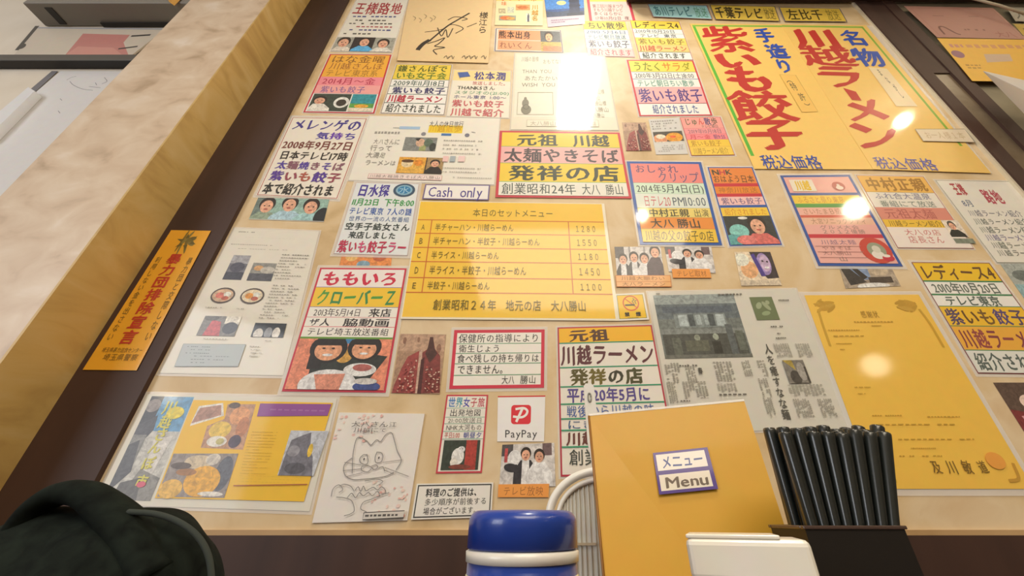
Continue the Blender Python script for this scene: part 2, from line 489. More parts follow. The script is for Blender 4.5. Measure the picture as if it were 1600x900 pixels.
# a shelf board over the right half of the wall
zs = P(1250, 7, WALL_Y).z
mb = MB(); mb.box((0.30, 0.47, zs), (1.62, 0.594, zs + 0.035), M_WOOD)
sh = mb.build('wall_shelf', None, (0.9, 0.6, zs), 0.002)
tag(sh, 'dark brown wooden shelf board fixed above the big yellow banners', 'shelf')
mb = MB(); mb.tube([P(1505, -6, 0.56), P(1560, 8, 0.56), P(1625, 29, 0.56)], 0.0035, mat('#b8ab92', 0.5))
tag(mb.build('cable', None, P(1560, 8, 0.56)), 'pale cable hanging slantwise under the dark shelf at its right end', 'cable')

# ------------------------------------------------------------------ palette of papers and inks
Wt, Ye, Or, Pk, Rd, Bl, Gn, Bk, Pu = '#f4f1ea', '#f7cb3c', '#ee9a4e', '#f2a7a0', '#c8283c', '#2a5aa8', '#3f9a4a', '#2c2622', '#4b3a94'
SK, HR = '#d9a588', '#2a211d'

# ---- upper left
s = Sheet('notice', 'pale notice with dark red title and three small pictures along its foot', 'notice', [(567, -18), (643, -18), (612, 82), (517, 80)], '#e9e4d6', film=0.004)
s.part('title_strip'); s.text('王様路地', s.box(558, 4, 626, 24), '#a8323c', 0.02)
s.part('text_block')
for i, (y, c) in enumerate(((24, '#4a4f86'), (30, '#5a564e'), (35, '#5a564e'), (40, '#b0444e'), (45, '#4a4f86'), (51, '#5a564e'))):
    s.micro(s.box(553 - i * 3, y, 618 - i * 2, y + 5), 1, c, cols=11)
s.part('photograph')
vb = s.uv(565, 59)[1]
s.picture((0.0, vb, 1, 1), '#9c9c90', person_at(0.15, 0.4, 0.1, '#d8cfc0', 3) + [('r', 0.3, 0, 0.66, 1, '#2c2626')] + person_at(0.5, 0.35, 0.09, '#58a8d8', 3) + person_at(0.82, 0.45, 0.09, '#e0d8cc', 3))
s.done()

s = Sheet('event_flyer', 'narrow violet picture flyer above the tan autograph board', 'flyer', [(655, -26), (764, -27), (762, 12), (650, 12)], '#a890c8', lift=4, coat=0.3)
s.part('photograph')
s.picture((0, 0, 1, 1), '#a38fc4', [('r', 0, 0.55, 0.55, 1, '#c99ac0'), ('e', 0.42, 0.5, 0.14, 0.4, '#e08aa8'), ('e', 0.25, 0.75, 0.25, 0.12, '#3c3458'), ('r', 0.66, 0, 1, 1, '#4a4878'), ('e', 0.85, 0.45, 0.1, 0.35, '#c8cde4'), ('e', 0.75, 0.8, 0.09, 0.2, '#d59ab8'), ('r', 0.05, 0.9, 0.6, 0.97, '#5c5c90')])
s.done()

s = Sheet('autograph_board', 'tan square board with a large black brush signature', 'autograph', [(641, -8), (771, -8), (763, 100), (621, 96)], '#e6c896', lift=2, coat=0.0, thick=0.0018)
s.part('signature')
def px_curve(s, pts, wd, c, n=6): s.curve([s.uv(x, y) for x, y in pts], wd, c, n)
px_curve(s, [(734, 22), (715, 33), (700, 42), (684, 55), (672, 65)], 0.006, '#3a342c')
px_curve(s, [(672, 64), (662, 70), (655, 77), (653, 80)], 0.014, '#3a342c')
px_curve(s, [(700, 33), (712, 28), (730, 31), (722, 34)], 0.0035, '#3a342c')
px_curve(s, [(664, 52), (690, 48), (706, 40), (724, 46), (712, 54)], 0.003, '#3a342c')
px_curve(s, [(684, 45), (690, 58), (697, 48), (700, 60), (708, 46)], 0.003, '#3a342c')
px_curve(s, [(668, 70), (682, 66), (695, 61), (686, 70), (680, 74), (695, 76), (678, 80), (683, 87)], 0.0035, '#3a342c')
px_curve(s, [(745, 38), (730, 44)], 0.0025, '#3a342c')
for (x, y) in ((646, 27), (655, 30), (663, 24), (672, 29), (677, 26)): px_curve(s, [(x, y), (x + 4, y + 3), (x + 1, y + 7)], 0.0012, '#6a6252', 3)
s.text('様江ら', (0.86, 0.28, 0.96, 0.6), '#4a443a', 0.0, vert=True)
for i, x in enumerate((694, 702, 722, 730, 738, 752)): px_curve(s, [(x, 92), (x + 4, 89), (x + 6, 94), (x + 8, 90)], 0.0016, '#4a443a', 3)
s.done()

s = Sheet('menu_flyer', 'cream and yellow flyer with orange heading and tiny pictures, beside the tan autograph board', 'flyer', [(777, -22), (848, -22), (848, 41), (773, 40)], '#f3e3b4', lift=2)
s.part('title_strip'); s.rect((0, 0.0, 1, 0.4), '#f6d478'); s.text('手づくり味', s.box(782, -10, 838, 3), '#d86a2c', 0.02)
s.text('味', s.box(783, 3, 792, 10), '#d86a2c')
s.part('photograph'); s.picture(s.box(806, 8, 828, 17), '#e2a06a', [('e', 0.5, 0.5, 0.4, 0.3, '#c97a48')]); s.part('photograph'); s.picture(s.box(780, 25, 806, 33), '#9aa090', [('e', 0.4, 0.5, 0.35, 0.4, '#d97a48'), ('e', 0.7, 0.6, 0.25, 0.3, '#d9a05a')])
s.part('photograph'); s.picture(s.box(793, 12, 803, 21), '#c8ccb4', []); s.part('photograph'); s.picture(s.box(822, 22, 829, 35), '#e8dcc4', [('r', 0.3, 0.2, 0.7, 1, '#5a5a6a'), ('r', 0.42, 0, 0.58, 0.2, '#4a4a5a')])
s.main(); s.text('川越名', s.box(831, 8, 841, 34), '#c8932c', 0.02, vert=True)
s.micro(s.box(779, 14, 790, 22), 3, '#9c927a')
s.done()

s = Sheet('photo_card', 'blue night picture with a yellow moon and dark tower', 'photo', [(848, -22), (911, -22), (914, 38), (856, 43)], '#cfc0cc', lift=1.5)
v1 = s.uv(883, 26)[1]
s.part('photograph'); s.picture((0, 0, 1, v1), '#3e7ec4', [('r', 0, 0.75, 1, 1, '#34548c'), ('p', [(0, 0.8), (0.3, 0.85), (0.62, 0.8), (1, 0.86), (1, 1), (0, 1)], '#3b4a66'), ('e', 0.4, 0.55, 0.12, 0.07, '#f1d78a'), ('p', [(0.62, 0.3), (0.66, 0.12), (0.76, 0.1), (0.86, 0.22), (0.88, 0.95), (0.58, 0.95)], '#2d3a58'), ('e', 0.72, 0.5, 0.14, 0.05, '#24304a'), ('e', 0.74, 0.66, 0.16, 0.05, '#24304a'), ('r', 0.52, 0.9, 0.95, 1, '#2a3448')])
s.part('text_strip'); s.micro((0.1, v1 + 0.06, 0.95, 0.92), 2, '#9a7f98')
s.done()

s = Sheet('notice', 'pink notice with red side bars and yellow top, right of the moon picture', 'notice', [(914, -22), (978, -22), (993, 33), (921, 33)], '#f3c4bc', lift=1)
s.part('border'); s.rect((0, 0, 0.06, 1), '#c8384a'); s.rect((0.94, 0, 1, 1), '#c8384a')
s.part('title_strip'); s.rect((0.06, 0.0, 0.94, s.uv(945, 3)[1]), '#f5cf58')
s.part('text_strip'); s.text('第三回川越まつり', s.box(925, 7, 975, 13), '#5a4c4c'); s.text('すもう川越テレビ', s.box(926, 13, 974, 19), '#5a4c4c'); s.text('多くはらかに', s.box(927, 19, 974, 25), '#5a4c4c'); s.text('17年10月12日 夜', s.box(930, 26, 984, 32), '#5a4c4c')
s.done()

s = Sheet('notice', 'small orange two-line notice with a face picture at its right end', 'notice', [(775, 45), (876, 48), (880, 83), (773, 80)], '#e8dccb', lift=1.5, film=0.003)
s.part('border'); s.frame((0.0, 0.0, 1, 1), '#5a5a78', 0.0022)
s.part('text_strip'); s.rect((0.04, 0.06, 0.68, 0.5), '#ee9f70'); s.text('熊本出身', s.box(779, 48, 830, 62), Bk, 0.02)
s.part('text_strip'); s.rect((0.04, 0.53, 0.68, 0.94), '#f0a87c'); s.text('れいくん', s.box(780, 65, 832, 78), '#7a4a38', 0.0)
s.part('photograph'); s.picture((0.68, 0.06, 0.985, 0.96), '#55585a', [('r', 0, 0.55, 1, 1, '#b8a04a'), ('r', 0.1, 0.75, 1, 1, '#d87848')] + head(0.42, 0.3, 0.2, '#3a2c24', '#e4a87c', 1.0))
s.done()

poster('notice', 'white notice with yellow title strip, blue middle lines and red last line', [(910, 33), (977, 34), (992, 90), (918, 88)], [33, 47, 54, 62, 76, 89],
       [('#f6d64a', [('ちい散歩', 0.08, 0.96, '#4a4a18', 0.025)]), (None, [('2010.5月6日', 0.03, 0.97, '#3f5f86')]), (None, [('テレビ朝日放送', 0.05, 0.93, '#3f6f86')]), (None, [('紫いも餃子', 0.05, 0.97, '#4a4a6a')]), ('#f6c8c4', [('紹介されます', 0.06, 0.97, '#c0304a')])],
       border=('#d88a94', 0.0012), sep=('#58a0a0', 0.0012), film=0.002).done()

poster('notice', 'white and yellow six-row notice pinned just left of the tall banner’s top', [(984, 32), (1061, 34), (1083, 94), (1000, 93)], [32, 46, 53, 60, 71, 82, 94],
       [('#f6d64a', [('レディース4', 0.04, 0.96, '#3a3018', 0.025)]), (None, [('2010年10月20日', 0.03, 0.85, '#4a5a66')]), (None, [('テレビ 東京', 0.1, 0.85, '#4a5a66')]), ('#f6d86a', [('紫いも餃子', 0.04, 0.97, '#6a5a30')]), ('#f3cf84', [('川越ラーメン', 0.03, 0.97, '#c04a3a', 0.02)]), (None, [('紹介されます', 0.05, 0.9, '#4a5a56')])],
       border=('#b05a4a', 0.0016), sep=('#5a8a6a', 0.0012), film=0.002).done()

poster('poster', 'red-bordered poster with a yellow title and purple lettering on a pink band', [(979, 94), (1083, 95), (1113, 181), (999, 182)], [94, 113, 124, 137, 162, 181],
       [('#f6dc5a', [('うたくサラダ', 0.04, 0.95, ['#7a8a20', '#7a8a20', '#7a8a20', '#d8882a', '#d8882a', '#9a9a20'], 0.02)], '#4a7a9a', 0.0016), (None, [('2010年3月22日(土)8:00', 0.04, 0.95, '#5a6068')], '#3a5aa8', 0.0018), (None, [('テレビ朝日ちい散歩', 0.05, 0.92, '#4a9a8a')], '#c03048', 0.0016), ('#f4b4b4', [('紫いも餃子', 0.03, 0.98, '#56408a', 0.02)], '#c03048', 0.0016), (None, [('紹介されました', 0.18, 0.85, '#4060a8')])],
       border=('#cf3346', 0.0045), film=0.004).done()

# the laminated letter
s = Sheet('letter', 'plain pale handwritten letter in clear laminate with a glaring lamp reflection', 'letter', [(805, 84), (944, 83), (966, 204), (798, 203)], '#e9e2cc', lift=1.5, coat=1.0, film=0.003)
s.part('letter_paper', 'cream handwritten letter paper'); s.rect((0.02, 0.02, 0.985, 0.86), '#efe9d6')
ink = '#8a8474'
for (x, y, t, x1) in ((815, 89, '川越の皆様', 842), (848, 93, 'おもてなし', 880), (816, 108, 'THAN YOU', 862), (819, 119, 'あたたかい', 872), (815, 129, 'WISH YOU', 868)):
    s.text(t, s.box(x, y, x1, y + 8), ink, 0.0)
for (x, y, x1) in ((915, 140, 945), (918, 150, 938), (915, 158, 948), (916, 168, 952), (920, 177, 945)): s.text('大八勝山様'[:4 + (x % 2)], s.box(x, y, x1, y + 8), '#a49c88', 0.0)
s.part('drawing'); s.frame(s.box(809, 145, 865, 180), '#b0a890', 0.0012)
s.ellipse(*s.uv(822, 172), 0.05, 0.055, '#84806e'); s.ellipse(*s.uv(821, 162), 0.034, 0.05, '#8a8674'); s.ellipse(*s.uv(821, 155), 0.014, 0.02, '#8a8674'); s.ring(*s.uv(822, 168), 0.03, 0.03, '#5e5a4e', 0.2)
s.part('caption_strip'); s.rect(s.box(823, 188, 936, 199), '#efe6d0'); s.frame(s.box(823, 188, 936, 199), '#a89e88', 0.0008)
s.text('大八勝山ラーメン川越', s.box(828, 190, 932, 198), '#b0a690', 0.0)
s.done()

# ---- banners and their strips
YB = '#f8ce72'
s = Sheet('banner', 'tall yellow banner lettered 紫いも餃子 in red with a green left edge', 'banner', [(1077, 38), (1220, 39), (1365, 266), (1178, 265)], YB, lift=3, coat=0.35)
s.part('border', 'green painted edge'); s.rect((0.02, 0.012, 0.05, 0.93), '#5cb83c'); s.rect((0.02, 0.012, 1, 0.026), '#8cc04a')
s.part('lettering')
for ch, b in (('紫', (1098, 42, 1174, 83)), ('い', (1113, 82, 1189, 109)), ('も', (1132, 104, 1207, 145)), ('餃', (1139, 143, 1240, 191)), ('子', (1165, 187, 1252, 234))):
    s.text(ch, s.boxm(*b), '#c4332a', 0.026 if ch in '紫餃越' else 0.05, jit=0.02, fill=1.02)
s.part('side_lettering', 'blue lettering')
for ch, b in (('手', (1178, 45, 1209, 68)), ('造', (1196, 70, 1230, 93)), ('り', (1210, 93, 1238, 116))): s.text(ch, s.boxm(*b), '#2b50b4', 0.04, jit=0.02)
s.part('price_lettering'); s.text('税込価格', s.box(1183, 243, 1288, 266), '#2f4fb0', 0.015, jit=0.02)
s.part('paper_slip'); q = [s.uv(*p) for p in ((1217, 118), (1242, 119), (1277, 176), (1252, 177))]; s.poly(q[::-1], '#f5c76a'); s.line(q + q[:1], 0.0009, '#c49a4c')
for ch, (x, y) in zip('（特許）', ((1228, 124), (1237, 136), (1250, 152), (1261, 168))):
    s.text(ch, s.box(x - 7, y - 6, x + 11, y + 8), '#5a5640', 0.0, vert=True, jit=0.02)
s.done()

s = Sheet('banner', 'tall yellow banner lettered 川越ラーメン in red with a green right edge', 'banner', [(1219, 39), (1352, 41), (1547, 272), (1363, 266)], YB, lift=4, coat=0.6)
s.part('border', 'green painted edge'); s.rect((0.0, 0.012, 0.95, 0.026), '#8cc04a'); s.rect((0.925, 0.012, 0.95, 0.86), '#8ab63c')
s.part('lettering')
for ch, b in (('川', (1240, 47, 1308, 77)), ('越', (1251, 73, 1332, 105)), ('ラ', (1272, 103, 1350, 139)), ('メ', (1314, 154, 1387, 193)), ('ン', (1326, 191, 1404, 235))):
    s.text(ch, s.boxm(*b), '#c4332a', 0.026 if ch in '紫餃越' else 0.05, jit=0.02, fill=1.02)
for x, y, x1, y1 in ((1317, 138, 1344, 161),):
    a, b_ = s.uv(x, y), s.uv(x1, y1); s.poly([s.uv(1316, 139), s.uv(1336, 145), s.uv(1345, 159), s.uv(1330, 158)][::-1], '#c4332a')
s.part('side_lettering', 'blue lettering')
for ch, b in (('名', (1313, 49, 1352, 73)), ('物', (1332, 77, 1378, 106))): s.text(ch, s.boxm(*b), '#2b50b4', 0.04, jit=0.02)
s.part('price_lettering'); s.text('税込価格', s.box(1358, 246, 1468, 269), '#6a6ab8', 0.01, jit=0.02)
s.part('paper_slip'); q = [s.uv(*p) for p in ((1355, 107), (1384, 109), (1432, 168), (1399, 168))]; s.poly(q[::-1], '#f1dcb0')
for ch, (x, y) in zip('まながし', ((1372, 115), (1384, 127), (1396, 139), (1405, 150))): s.text(ch, s.box(x - 6, y - 6, x + 8, y + 6), '#4a463a', 0.01)
s.part('sleeve_margin', 'clear plastic margin of the sleeve')
s.cur.face_set([s.at(1.0, 0.0, -0.0004), s.at(1.0, 1.0, -0.0004), s.at(1.012, 1.0, -0.0004), s.at(1.07, 0.0, -0.0004)], [(0, 1, 2, 3)], FILM)
s.done()

poster('sign', 'light blue strip with teal letters, leftmost above the big banners', [(1011, 8), (1104, 10), (1113, 32), (1020, 28)], [8, 31], [('#a9dce0', [('あ川テレビ', 0.05, 0.72, '#3a7a86', 0.02), ('放送', 0.76, 0.97, '#5a9a7a')])], border=('#9a5a6a', 0.0022), cat='sign', lift=5).done()
poster('sign', 'yellow strip with heavy black letters above the left banner', [(1108, 9), (1210, 12), (1218, 35), (1117, 32)], [10, 34], [('#eccb52', [('千葉テレビ', 0.03, 0.78, '#3a3218', 0.03), ('放送', 0.8, 0.97, '#7a6a28')])], border=('#4a4458', 0.0022), cat='sign', lift=5).done()
poster('sign', 'yellow strip with dark blue border, rightmost above the big banners', [(1216, 13), (1311, 15), (1323, 36), (1225, 35)], [14, 36], [('#e8c64c', [('左比千', 0.06, 0.66, '#4a4218', 0.02), ('放送', 0.72, 0.94, '#8a7a28')])], border=('#3a4470', 0.0026), cat='sign', lift=5).done()
s = Sheet('paper_tag', 'blank-looking whitish tag stuck over the right edge of the 川越ラーメン banner', 'tag', [(1427, 204), (1505, 204), (1521, 225), (1440, 223)], '#ecdcc0', lift=7, coat=0.4)
s.part('border'); s.frame((0, 0, 1, 1), '#8a8272', 0.0014)
s.part('lettering'); s.text('お一人様１本', (0.12, 0.2, 0.9, 0.8), '#d0b890', 0.0)
s.done()

# ---- second row
poster('poster', 'red-framed poster with orange title, pink bands and two pictures at its foot', [(516, 85), (612, 86), (585, 178), (474, 176)], [85, 121, 134, 147, 178],
       [('#f3b23c', [('はな金曜', 0.04, 0.95, '#8a5a20', 0.01, 0.02, 0.38), ('川越さんぽ', 0.06, 0.95, '#a8682a', 0.01, 0.36, 0.68), ('テレビ東京系', 0.04, 0.9, '#a8782a', 0.0, 0.68, 0.98)], '#c8b03a', 0.0012), ('#f2909a', [('2014月〜金', 0.05, 0.9, '#b83050', 0.015)]), ('#f3a9a4', [('紫いも餃子', 0.08, 0.78, '#7a5a9a', 0.015)]),
        (None, ['pic', ((0.02, 0.03, 0.6, 0.97), None, '#3a443a', person_at(0.22, 0.4, 0.16, '#dcd8cc', 1.2) + [('e', 0.8, 0.5, 0.2, 0.32, '#e8e2d4'), ('e', 0.8, 0.52, 0.13, 0.2, '#3a342c')]), ((0.62, 0.03, 0.98, 0.97), None, '#2f8f9a', [('r', 0, 0.55, 1, 0.8, '#5a9a4a'), ('e', 0.5, 0.7, 0.3, 0.1, '#d8a03a'), ('r', 0, 0.8, 1, 1, '#e0d0b8')])])],
       border=(Rd, 0.004), film=0.003).done()
poster('poster', 'yellow-topped poster of five lettered rows beside the red-framed orange one', [(620, 101), (706, 102), (694, 180), (595, 177)], [101, 125, 136, 148, 162, 179],
       [('#eed04a', [('鎌さんぽで', 0.04, 0.95, '#4a5a20', 0.02, 0.04, 0.5), ('いも女子会', 0.04, 0.95, '#5a7a28', 0.02, 0.5, 0.97)]), (None, [('2009年11月18日', 0.04, 0.95, '#3a5a50')]), (None, [('紫いも餃子', 0.06, 0.97, '#3a3a6e', 0.025)]), (None, [('川越ラーメン', 0.03, 0.95, '#c02c44', 0.03)]), (None, [('紹介されました', 0.05, 0.95, '#2f3a34', 0.015)])],
       border=('#7a5a4a', 0.0012), sep=('#3a6a5a', 0.0015), film=0.003).done()
s = poster('notice', 'cream notice with a blue flag at the top and pink-red lower lines', [(710, 110), (798, 112), (795, 185), (698, 182)], [110, 127, 134, 142, 149, 156, 169, 185],
       [('#f5dc9a', [('松本潤', 0.36, 0.93, '#4a4a8a', 0.03)]), (None, [('放送しました。', 0.35, 0.97, '#c0403a')]), (None, [('THANKSさん', 0.1, 0.75, '#3a3a34', 0.02)]), (None, [('スタジオの(21:00)', 0.06, 0.99, '#5aa07a')]), (None, [('ホール東京 1:00〜', 0.06, 0.95, '#4a4a8a')]), (None, [('紫いも餃子', 0.05, 0.92, '#d0626a', 0.02)]), (None, [('川越で紹介', 0.05, 0.92, '#d0626a', 0.02)])],
       paper='#f0e8d6', film=0.003)
s.part('flag_picture'); s.poly([s.uv(715, 114), s.uv(731, 113), s.uv(735, 120), s.uv(718, 122)], '#4a66a8'); s.line([s.uv(716, 114), s.uv(719, 124)], 0.001, '#8a8a90'); s.done()
# ---- third row
s = poster('poster', 'large white poster with bold purple, brown and black lettering in a thin red frame', [(457, 183), (575, 185), (528, 312), (400, 306)], [184, 206, 219, 236, 252, 267, 286, 309],
       [(None, [('メレンゲの', 0.03, 0.98, '#43368c', 0.035)]), (None, [('気持ち', 0.42, 0.97, ['#4a3aa0', '#6a3ab0'], 0.035)]), (None, [('2008年9月27日', 0.02, 0.97, '#7a4038', 0.03)]), (None, [('日本テレビ17時', 0.05, 0.95, '#38302c', 0.03)]), (None, [('太麺焼きそば', 0.06, 0.95, ['#5a44a0', '#8a5a6a'], 0.035)]), (None, [('紫いも餃子', 0.04, 0.97, ['#5a3a9a', '#9a4a5a', '#b05a4a'], 0.035)]), (None, [('本で紹介されま', 0.03, 0.94, '#2a2826', 0.03)])],
       border=('#b05a54', 0.0018), film=0.006, paper='#efe7d8', inset=0.002)
s.done()

s = Sheet('photo_print', 'photo print of three people in pale shirts under the purple-lettered poster', 'photo', [(404, 309), (515, 312), (506, 347), (389, 343)], '#d8d4c8', lift=0.6, coat=0.4)
s.part('photograph'); s.picture((0.0, 0.0, 1, 0.97), '#8fb0a4', [('r', 0, 0, 0.16, 1, '#6a7a74')] + person_at(0.17, 0.38, 0.1, '#8fa08a', 3) + person_at(0.48, 0.3, 0.1, '#a9c8d4', 3, k=2.2) + person_at(0.78, 0.38, 0.1, '#9cc4c4', 3) + [('e', 0.97, 0.9, 0.12, 0.5, '#24282a')])
s.done()

s = Sheet('web_page', 'white printed page with a yellow title and two stacked photos, above the Cash only sign', 'printout', [(578, 182), (781, 186), (772, 289), (545, 282)], '#eee9dc', lift=1.2, film=0.003)
s.part('title_logo'); s.rect(s.box(671, 196, 722, 209), '#f0d034'); s.text('川越散歩', s.box(672, 195, 721, 208), ['#e8b820', '#d8a818'], 0.03); s.text('大人の休日旅行', s.box(672, 189, 724, 200), '#4a4a54', 0.01)
s.rect(s.box(690, 209, 705, 213), '#4a78b0'); s.ellipse(*s.uv(662, 210), 0.018, 0.03, '#8a8a90'); s.ellipse(*s.uv(730, 212), 0.018, 0.03, '#7a7a8a'); s.line([s.uv(737, 207), s.uv(743, 208)], 0.002, '#6a6a66')
s.part('text_block'); s.rect(s.box(625, 198, 656, 203), '#a8c4e0'); s.micro(s.box(615, 199, 625, 202), 1, '#a8a8a4'); s.micro(s.box(587, 204, 625, 212), 1, '#a09c94', cols=9)
for (x, y, x1, t) in ((585, 217, 624, '大八さんに'), (580, 227, 612, '行って'), (574, 238, 602, '大満足'), (572, 250, 618, 'ラーメンは')): s.text(t, s.box(x, y, x1, y + 10), '#8a8680', 0.0, jit=0.12)
s.part('photograph'); s.picture(s.box(634, 215, 680, 237), '#7f827e', [('r', 0.5, 0.55, 0.7, 1, '#9aa06a'), ('e', 0.5, 0.4, 0.14, 0.3, '#c9a58a'), ('p', [(0.3, 0.1), (0.5, 0.05), (0.42, 0.3)], '#2c2a28'), ('e', 0.75, 0.4, 0.14, 0.3, '#5a6a5a'), ('e', 0.9, 0.7, 0.1, 0.3, '#3a3e3a')])
s.part('photograph'); s.picture(s.box(625, 246, 690, 273), '#e8a03a', [('e', 0.3, 0.7, 0.35, 0.3, '#d8a84a'), ('e', 0.2, 0.4, 0.13, 0.25, '#e8c8a0'), ('e', 0.2, 0.25, 0.14, 0.1, '#5a3c20'), ('e', 0.45, 0.35, 0.1, 0.2, '#ee8a2a'), ('r', 0.61, 0, 0.635, 1, '#3a2c20'), ('r', 0.635, 0, 1, 1, '#a08458')] + person_at(0.82, 0.38, 0.1, '#28221f', 1.9, k=2.0))
s.part('text_strip'); q = s.box(577, 272, 690, 283); s.rect(q, '#f3dfd8'); s.frame(q, '#c98a88', 0.0008); s.text('川越太麺焼きそば大八勝山', (q[0] + 0.01, q[1] + 0.01, q[2] - 0.01, q[3] - 0.01), '#8a7c78', 0.0)
s.part('text_block')
for y, x in ((219, 694), (226, 693), (232, 692), (239, 692), (262, 691), (268, 690), (277, 708)): s.micro(s.box(x, y, x + 60, y + 4), 1, '#a8a49c', cols=20)
s.rect(s.box(693, 245, 700, 254), '#f0c8c4'); s.rect(s.box(704, 245, 711, 254), '#a8b4b8'); s.rect(s.box(717, 245, 726, 254), '#f0d0cc')
s.done()

poster('sign', 'small white sign reading Cash only in purple letters', [(665, 289), (766, 290), (764, 314), (660, 312)], [289, 314], [('#f3eee8', [('Cash only', 0.05, 0.92, '#4a3a8e', 0.008, -0.05, 1.0)])], border=('#6f5f92', 0.0028), cat='sign', lift=3).done()

poster('poster', 'big red-framed sign lettered 元祖川越太麺やきそば on yellow and pink bands', [(781, 205), (968, 208), (987, 311), (774, 309)], [207, 231, 257, 286, 310],
       [('#f3cf3e', [('元祖', 0.12, 0.48, '#3a4028', 0.03), ('川越', 0.6, 0.92, '#3a4028', 0.03)]), ('#eeb4b0', [('太麺やきそば', 0.02, 0.98, '#4a3c40', 0.025)]), ('#f3cf3a', [('発祥の店', 0.06, 0.96, '#343c22', 0.03)]), ('#ece9dc', [('創業昭和24年', 0.02, 0.6, '#3a4640', 0.01), ('大八 勝山', 0.64, 0.97, '#3a4640', 0.01)])],
       border=('#cc2f42', 0.006), sep=('#5cab4a', 0.003), lift=2).done()

# the set menu
s = Sheet('set_menu', 'wide yellow set menu price table with five rows A to E and red rules', 'menu', [(656, 315), (944, 319), (967, 502), (626, 499)], '#efe6cc', lift=2, coat=0.6, thick=0.0006)
s.part('menu_card', 'yellow printed menu card'); s.rect((0.006, 0.006, 0.985, 0.985), '#f8c93a')
ink = '#6e6216'
vy = [s.uv(790, y)[1] for y in (346, 367, 389, 411, 436, 459)]
u1, u2 = s.uv(675, 347)[0], s.uv(888, 350)[0]
for v in vy: s.rect((0.006, v - 0.004, 0.985, v + 0.004), '#cf6a1e')
for u in (u1, u2): s.rect((u - 0.0025, vy[0], u + 0.0025, vy[-1]), '#cf6a1e')
s.part('lettering')
s.text('本日のセットメニュー', (0.29, vy[0] - 0.115, 0.72, vy[0] - 0.035), ink, 0.004, jit=0)
for i, (k, t, e, pr) in enumerate((('A', '半チャーハン・川越らーめん', 0.51, '１２８０'), ('B', '半チャーハン・半餃子・川越らーめん', 0.645, '１５５０'), ('C', '半ライス・川越らーめん', 0.44, '１１８０'), ('D', '半ライス・半餃子・川越らーめん', 0.575, '１４５０'), ('E', '半餃子・川越らーめん', 0.40, '１１００'))):
    h = vy[i + 1] - vy[i]; a, b = vy[i] + 0.24 * h, vy[i] + 0.82 * h
    s.text(k, (u1 * 0.38, a, u1 * 0.62, b), ink, 0.004, jit=0); s.text(t, (u1 + 0.02, a, e, b), ink, 0.004, jit=0); s.text(pr, (u2 + 0.03, a, u2 + 0.145, b), ink, 0.004, jit=0)
s.text('創業昭和２４年　地元の店　大八勝山', (0.14, vy[-1] + 0.05, 0.855, vy[-1] + 0.135), ink, 0.01, jit=0)
s.done()

s = poster('poster', 'pale blue lettered poster with purple heading and blue ring, in a creased clear sleeve', [(557, 286), (655, 288), (637, 400), (522, 397)], [287, 310, 324, 338, 348, 362, 375, 398],
       [(None, [('日水探', 0.06, 0.56, '#4a3a9a', 0.035)]), (None, [('11月23日 下午8:00', 0.03, 0.98, '#3f9a52', 0.03)]), (None, [('テレビ東京 7人の謎', 0.02, 0.97, '#3a62b0', 0.02)]), (None, [('世界の一流の人気番組', 0.05, 0.95, '#4a6aa0', 0.0)]), (None, [('空手子結女さん', 0.03, 0.98, '#2c3a38', 0.025)]), (None, [('来店しました', 0.12, 0.8, '#2c3a38', 0.025)]), (None, [('紫いも餃子ラー', 0.02, 0.98, ['#c02a50', '#c02a50', '#d0507a'], 0.03)])],
       paper='#e4e8e8', border=('#c8a8a8', 0.0008), film=0.006, lift=2)
s.part('ring_mark', 'blue ring emblem'); c = s.uv(632, 298)
s.ellipse(c[0], c[1], 0.17, 0.105, '#34506a'); s.ellipse(c[0], c[1], 0.13, 0.08, '#8ab4c8'); s.ellipse(c[0], c[1], 0.1, 0.06, '#2f7fb0'); s.text('水', (c[0] - 0.09, c[1] - 0.06, c[0] + 0.09, c[1] + 0.06), '#a8d0e0', 0.0)
s.done()

s = Sheet('photo_print', 'orange strip of a photo print peeping out under the pale blue poster', 'photo', [(536, 392), (613, 393), (611, 416), (530, 416)], '#d98a4a', lift=0.6, coat=0.4)
s.part('photograph'); s.picture((0, 0, 1, 1), '#d98848', [('e', 0.2, 0.4, 0.12, 0.3, '#e8b068'), ('e', 0.75, 0.4, 0.14, 0.3, '#b8603a'), ('e', 0.45, 0.9, 0.13, 0.25, '#7fa0b0'), ('e', 0.55, 0.3, 0.08, 0.2, '#e8a05a')])
s.done()

# ---- lower left
s = Sheet('web_page', 'tall white printed page with small photos, two food bowls and a grey-blue box', 'printout', [(367, 357), (499, 362), (443, 587), (250, 583)], '#e6e0d2', lift=1, film=0.004)
s.part('text_block')
for y, x, x1 in ((361, 374, 398), (371, 384, 488), (381, 362, 426), (388, 368, 450)): s.micro(s.box(x, y, x1, y + 4), 1, '#8f897e', cols=22)
s.part('photograph'); s.picture(s.box(367, 399, 371, 438) if False else (s.uv(366, 399)[0], s.uv(366, 399)[1], s.uv(377, 438)[0], s.uv(377, 438)[1]), '#6a6a74', [('r', 0, 0.0, 1, 0.35, '#9a9aa0'), ('e', 0.5, 0.5, 0.4, 0.2, '#4a4a5a'), ('r', 0, 0.7, 1, 1, '#3a3c4a')])
s.part('photograph'); a, b = s.uv(397, 411), s.uv(424, 440); s.picture((a[0], a[1], b[0], b[1]), '#8a8a84', [('r', 0, 0.6, 1, 1, '#4c4c54'), ('e', 0.3, 0.3, 0.2, 0.15, '#c89a68'), ('e', 0.7, 0.4, 0.3, 0.2, '#b8b4aa')])
